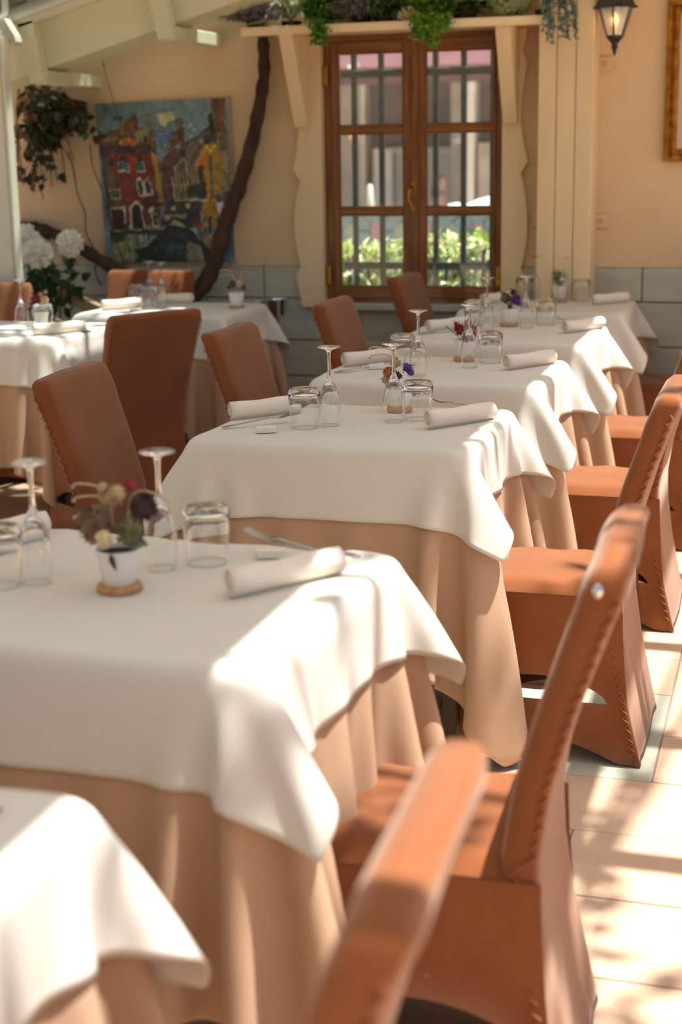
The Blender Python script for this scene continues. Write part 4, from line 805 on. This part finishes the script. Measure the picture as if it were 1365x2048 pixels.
def parsley(label, x, trail, m, n=420, w=.09, y=6.90):
    t = plant('parsley', label, x, y); pot_hidden(t, .05); q = MB()
    for i in range(n):
        d = Vector((rnd.gauss(0, 1), rnd.gauss(-.2, .8), rnd.gauss(.35, .6))).normalized(); p = Vector((d.x*1.05, d.y*.8, d.z*.9))*rnd.uniform(.3, 1)*w+Vector((0, 0, .075))
        for k in range(3): q.leaf(p, (d+rv(.8)).normalized(), rv(), rnd.uniform(.016, .028), rnd.uniform(.014, .02))
    for tx, tl in trail:
        for i in range(int(tl*900)):
            z = -rnd.random()*tl; wd = .022*(1+z/tl*.35)
            for k in range(2): q.leaf((tx+rnd.gauss(0, wd), -.105+rnd.gauss(0, .012), z+.02), rv()+Vector((0, -.4, -.3)), rv(), rnd.uniform(.016, .026), rnd.uniform(.014, .02))
    q.obj('foliage', m, t, kind='stuff'); return t
lavender('grey purple lavender at the left end of the shelf', -2.45, y=6.87); 
t = plant('spider_plant', 'spider plant with white-edged strap leaves at left of the shelf', -2.30); pot_hidden(t)
for i in range(52):
    a = rnd.uniform(0, 2*PI); L = rnd.uniform(.16, .30); h = rnd.uniform(.06, .16); q = MB(); n = 7; dx, dy = math.cos(a), math.sin(a)*.6-.2; v = []; 
    for k in range(n+1):
        u = k/n; c = Vector((dx*L*u*.8, dy*L*u*.8, .03+h*4*u*(1-u)*.6+h*u*.5-.06*u*u)); w2 = .0105*(1-u**2.5); sd = Vector((-dy, dx, 0)).normalized()
        v += [c+sd*w2+Vector((0, 0, .003)), c+sd*w2*.45, c-sd*w2*.45, c-sd*w2+Vector((0, 0, .003))]
    for k in range(n):
        for j in range(3): q.f.append((k*4+j, k*4+j+1, k*4+j+5, k*4+j+4)); q.m.append(1 if j != 1 else 0)
    q.v = [tuple(p) for p in v]; q.obj('leaf', [GREEN['spider'], GREEN['spider_w']], t, True)
MB().tube(smoothpath([(-.02, -.08, .05), (-.09, -.11, .03), (-.19, -.12, .012)], 6), [.002+.004*math.sin(k/12*PI) for k in range(13)], 6).obj('runner', GREEN['sage'], t)
parsley('bright green parsley with one trailing sprig over the left sash', -2.12, [(.0, .10)], GREEN['parsley']); lavender('grey purple lavender between the parsley and the fern', -1.955)
parsley('mossy dark green tuft on the shelf above window centre', -1.84, [], GREEN['moss'], 380, .09)
t = plant('coral_flower', 'small cream coral-like flower head on the shelf', -1.715, 6.87); q = MB()
for i in range(60):
    d = Vector((rnd.gauss(0, 1), rnd.gauss(-.3, .7), rnd.uniform(0, 1))).normalized(); q.tube([(0, 0, .01), d*rnd.uniform(.03, .055)+Vector((0, 0, .012))], [.003, .0045], 5).ball(d*.052+Vector((0, 0, .012)), .006, 1)
q.obj('flower_head', GREEN['cream'], t)
parsley('bright green parsley spilling wide over the right sash', -1.61, [(-.04, .10), (.02, .13), (.07, .06)], GREEN['parsley_b'], 460, .10)
def leafy(name, label, x, m, n, L, W, w, h, y=6.92, down=0):
    t = plant(name, label, x, y); pot_hidden(t, .045)
    for i in range(n):
        a = rnd.uniform(0, 2*PI); d = Vector((math.cos(a), math.sin(a)*.7-.35, rnd.uniform(.1, 1)-down)).normalized(); q = MB().leaf((d.x*w*.35, d.y*w*.35, .04+h*rnd.random()), d, (d.x*-.4, -.6, 1), L*rnd.uniform(.7, 1.2), W*rnd.uniform(.8, 1.1), bend=.35); q.obj('leaf', m, t, True)
    return t
leafy('leafy_plant', 'broad dark green leaves left of the pale hydrangea on shelf', -1.46, GREEN['mid'], 64, .085, .045, .13, .11); leafy('leafy_plant', 'mid green leafy sprigs behind the cream coral flower', -1.77, GREEN['parsley'], 50, .07, .034, .12, .12, 7.0)
leafy('leafy_plant', 'dark green leaves at the back of the shelf above left sash', -1.98, GREEN['dark'], 60, .075, .04, .16, .13, 7.03); leafy('leafy_plant', 'dark green leaves at the back of the shelf above right sash', -1.52, GREEN['dark'], 60, .075, .04, .16, .13, 7.03)
t = plant('dry_branch', 'pale grey dry branch lying over the shelf plants', -1.42, 6.86); MB().tube(smoothpath([(-.09, 0, .075), (-.03, -.01, .085), (.03, 0, .08), (.08, .01, .09)], 5), .0045, 6, rough=.2).tube([(-.02, -.01, .085), (.01, -.02, .11), (.06, -.02, .115)], .003, 5).obj('twig', M['twig'], t)
t = plant('hydrangea', 'pale green dried hydrangea head at right of the shelf', -1.27, 6.91); pot_hidden(t, .04); q = MB()
for i in range(260):
    d = Vector((rnd.gauss(0, 1), rnd.gauss(-.3, .9), rnd.gauss(.4, .8))).normalized(); c = Vector((d.x*.10, d.y*.08, .075+d.z*.075))
    for k in range(4):
        e = (d.orthogonal()); e.rotate(Matrix.Rotation(k*PI/2+i, 3, d)); q.leaf(c, e+d*.35, d, .017, .016)
q.obj('flower_head', GREEN['hydra'], t, kind='stuff')
t = plant('eucalyptus', 'grey green eucalyptus sprays hanging off the right shelf end', -1.12, 6.90); pot_hidden(t, .035); q = MB(); st = MB()
for i in range(22):
    a = rnd.uniform(-.8, .9); L = rnd.uniform(.10, .22); pts = smoothpath([(0, 0, .05), (.05+.05*a, -.06, .09), (.085+.11*a*.8, -.11, .05), (.10+.13*a*.7, -.125, .05-L*.75)], 5); st.tube(pts, .0014, 4)
    for p in pts[4:]:
        for k in range(3): q.leaf(p, rv()+Vector((0, -.3, 0)), rv(), rnd.uniform(.014, .024), rnd.uniform(.012, .018))
q.obj('foliage', GREEN['euca'], t, kind='stuff'); st.obj('stalks', GREEN['sage'], t, kind='stuff')
# old vine trunk on the wall
t = thing('vine_trunk', 'thick dark vine trunk curving across the wall beside the painting', 'vine', (0, 0, 0))
A = smoothpath([(-2.49, 7.06, 2.2), (-2.48, 7.06, 1.98), (-2.478, 7.05, 1.80), (-2.527, 7.05, 1.58), (-2.596, 7.04, 1.345), (-2.676, 7.02, 1.14), (-2.745, 7.0, .93), (-2.80, 6.97, .815), (-2.87, 6.95, .765), (-2.98, 6.94, .755)], 7)
MB().tube(A, [.024+.018*min(1, i/len(A)*1.5)+.003*math.sin(i*1.7) for i in range(len(A))], 12, rough=.09).obj('trunk', M['bark'], t, True)
B = smoothpath([(-2.96, 6.95, .75), (-3.08, 7.0, .80), (-3.24, 7.03, .86), (-3.46, 7.06, .97), (-3.64, 7.07, 1.06), (-3.78, 7.07, 1.10), (-3.95, 7.06, 1.09)], 7)
MB().tube(B, [.036-.010*i/len(B)+.003*math.sin(i*1.9) for i in range(len(B))], 12, rough=.09).obj('branch', M['bark'], t, True)
# dry ivy in the corner under the rafter
iv = thing('ivy', 'dry brown and green ivy hanging in the corner under the beam', 'ivy', (-3.64, 6.95, 1.635))
LM = [MB().leaf((0, 0, 0), (0, 0, -1), (0, -1, 0), s, s*.85, lobes=1, bend=.2).mesh('leaf', m) for s in (.066, .050) for m in (GREEN['ivy'], GREEN['ivy_b'], GREEN['ivy_d'], GREEN['ivy_r'])]
for i in range(290):
    big = rnd.random() < .74; a_ = rnd.uniform(0, 6.28); r_ = rnd.random()**.6
    rr_ = .115+.035*math.sin(a_*3+1)+.02*math.sin(a_*7); x = .05+rr_*1.15*r_*math.cos(a_) if big else (rnd.uniform(-.12, .07) if rnd.random() < .72 else rnd.gauss(.235, .022)); z = -.01+rr_*r_*math.sin(a_) if big else (rnd.uniform(-.36, -.06) if x < .12 else rnd.gauss(-.055, .035))
    wgt = [3, 2, 4, .6] if x > .02 else [2, 3, 1.5, 2.5]
    o = bpy.data.objects.new('leaf', LM[rnd.choices(range(4), wgt)[0]+(4 if rnd.random() < .4 else 0)]); C.objects.link(o); o.parent = iv; o.location = (x, rnd.uniform(-.09, .1), z+.04); o.rotation_euler = (rnd.gauss(0, .7), rnd.gauss(0, .7), rnd.gauss(0, .9))
sp = MB()
for i in range(14): x = rnd.uniform(-.15, .16); sp.tube(smoothpath([(x, .1, .16), (x+rnd.uniform(-.05, .05), .05, .02), (x+rnd.uniform(-.08, .08), .12, -.2-rnd.random()*.2)], 5), .003, 4)
sp.obj('stems', M['drystem'], iv, kind='stuff'); q = MB()
for i in range(520):
    a_ = rnd.uniform(0, 6.28); r_ = rnd.random()**.5; rr_ = .12+.03*math.sin(a_*3+1)+.02*math.sin(a_*7); q.leaf((.045+rr_*1.1*r_*math.cos(a_), rnd.uniform(.0, .13), .03+rr_*r_*math.sin(a_)), (rnd.gauss(0, .5), -.2, -1), rv(.5)+Vector((0, -1, 0)), .05, .042, rnd.choice((0, 0, 1, 2)), lobes=1)
q.obj('inner_foliage', [GREEN['ivy_d'], GREEN['ivy'], GREEN['ivy_b']], iv, kind='stuff')
for k, (x0, z0, x1, z1, y, s) in enumerate(((-3.44, 1.47, -3.30, .80, 7.07, 'left of the two beneath the ivy'), (-3.33, 1.50, -3.13, .76, 7.07, 'right of the two beneath the ivy'))):
    t = thing('dry_creeper', 'thin dry creeper stem hanging down the wall, '+s, 'creeper', (0, 0, 0)); q = MB(); P_ = smoothpath([(x0-.1+(x1-x0)*u+.012*math.sin(u*19+k), y, z0+(z1-z0)*u) for u in (0, .15, .3, .45, .6, .75, .9, 1)], 5); q.tube(P_, .0035, 5, rough=.3)
    for i, p in enumerate(P_):
        q.leaf(p, rv(), rv(), .012, .007)
    q.obj('stem', M['drystem'], t)
t = thing('hanging_string', 'thin dark string hanging from the beam over the painting', 'string', (0, 0, 0)); MB().tube(smoothpath([(-3.335, WY-.06, 1.97), (-3.30, WY-.06, 1.80), (-3.24, WY-.05, 1.58)], 6), .0018, 4).ball((-3.318, WY-.06, 1.885), .006, 1).ball((-3.29, WY-.06, 1.77), .004, 1).obj('cord', M['drystem'], t)
# white peonies with dark leaves before the branch
def peony(label, c, rad):
    t = thing('peony', label, 'flower', c, 0, 'white ruffled peonies by the post'); q = MB(); q.ball((0, 0, 0), rad*.72, 2)
    for i in range(230):
        d = Vector((rnd.gauss(0, 1), rnd.gauss(-.35, 1), rnd.gauss(0, 1))).normalized(); e = d.orthogonal(); e.rotate(Matrix.Rotation(rnd.uniform(0, 6.3), 3, d)); q.leaf(d*rad*.66, (d+e*.55).normalized(), e, rad*.42, rad*.38, bend=rnd.uniform(-.3, .4))
    q.obj('petals', M['white'], t, kind='stuff'); MB().tube([(0, .02, -rad*.5), (.01, .04, -rad*1.5)], .004, 5).obj('stem', GREEN['dark'], t)
peony('white ruffled peony nearest the post', (-3.575, 6.62, 1.065), .076); peony('white ruffled peony in the middle, lowest of three', (-3.475, 6.55, 1.0), .076); peony('white ruffled peony right of the other two, on the branch', (-3.365, 6.68, 1.04), .069)
t = thing('leafy_shrub', 'dark green leafy shrub beneath the white peonies', 'shrub', (-3.50, 6.72, .75)); q = MB()
for i in range(90):
    p = Vector((rnd.gauss(-.02, .085), rnd.gauss(0, .06), rnd.gauss(.10, .075))); MB().leaf(p, rv()+Vector((0, -.5, -.2)), (0, -1, .5)+rv(.5) if False else Vector((0, -1, .5))+rv(.5), rnd.uniform(.06, .09), rnd.uniform(.035, .05)).obj('leaf', GREEN['dark'], t, True)
for i in range(8): q.tube([(rnd.uniform(-.03, .03), 0, -.75), (rnd.uniform(-.1, .1), 0, .1)], .006, 5)
q.obj('stems', M['drystem'], t, kind='stuff')
# board leaning behind the sunlit table, steel bucket behind the back table
t = MB().prism([(-3.60, .80), (-3.58, .85), (-3.06, .64), (-3.06, .58)], 'y', 6.78, 6.83).obj('sloping_board', mat('beige_board', (158, 140, 106), .7, .1, 5)); tag(t, 'beige sloping handrail board low on the wall behind the post', 'board')
MB().box(-3.60, -3.56, 6.79, 6.82, 0, .82).box(-3.12, -3.07, 6.79, 6.82, 0, .63).obj('support', bpy.data.materials['beige_board'], t)
t = thing('steel_bucket', 'polished steel bucket on a stand right of the back table', 'bucket', (-2.385, 6.88, -.035))
MB().lathe([(0, .72), (.044, .72), (.051, .73), (.056, .79), (.060, .795), (.060, .80), (.054, .797), (.048, .738), (0, .73)], 26).obj('bucket', M['chrome'], t, True, auto=.7); MB().tube([(-.057, -.02, .785), (-.10, -.05, .79)], .006, 8).obj('handle', M['chrome'], t, True); MB().lathe([(0, .035), (.09, .035), (.09, .047), (.012, .055), (.010, .71), (.04, .719), (0, .72)], 16).obj('stand', M['steel'], t, True, auto=.6)

# ------------------------------------------------------------------ trees that shade the terrace
def tree(label, base, cc, rad, n, ls, lean, bark, seed):
    r = random.Random(seed); t = thing('garden_tree', label, 'tree', base); b = Vector(base); c = Vector(cc)-b; q = MB(); st = MB(); st.tube(smoothpath([(0, 0, -.05), (c.x*.15, c.y*.1, c.z*.5), (c.x*.5, c.y*.5, c.z*.9), c], 6), [.13-.004*i for i in range(19)], 10)
    for i in range(n):
        d = Vector((r.gauss(0, .55), r.gauss(0, .55), r.gauss(0, .5))); e = c+Vector((d.x*rad[0], d.y*rad[1], d.z*rad[2])); s = c+(e-c)*.2; dr = Vector((r.gauss(0, 1), r.gauss(0, 1), r.gauss(0, .3))).normalized(); L = r.uniform(.25, .6)
        if i % 3 == 0: st.tube([s, s.lerp(e, .6)+Vector((0, 0, .1)), e, e+dr*L], [.022, .013, .007, .003], 5)
        else: st.tube([e, e+dr*L], [.006, .003], 4)
        for k in range(int(L*22)): q.leaf(e+dr*L*r.random(), dr+Vector((r.gauss(0, .8), r.gauss(0, .8), r.gauss(0, .4))), Vector((r.gauss(0, .5), r.gauss(0, .5), 1)), ls*r.uniform(.7, 1.2), ls*.55)
    st.obj('trunk', M['bark'], t); q.obj('foliage', GREEN['mid'], t, kind='stuff')
tree('tree over the sunny side, casting leaf shadows on the floor', (3.4, 3.0, 0), (1.15, 2.5, 5.2), (1.4, 2.3, .6), 62, .10, 0, 0, 2)
tree('tree over the glass roof, dappling the sunlit table', (-4.9, 6.4, 0), (-1.95, 5.9, 4.8), (1.25, 1.7, .6), 72, .12, 0, 0, 5)
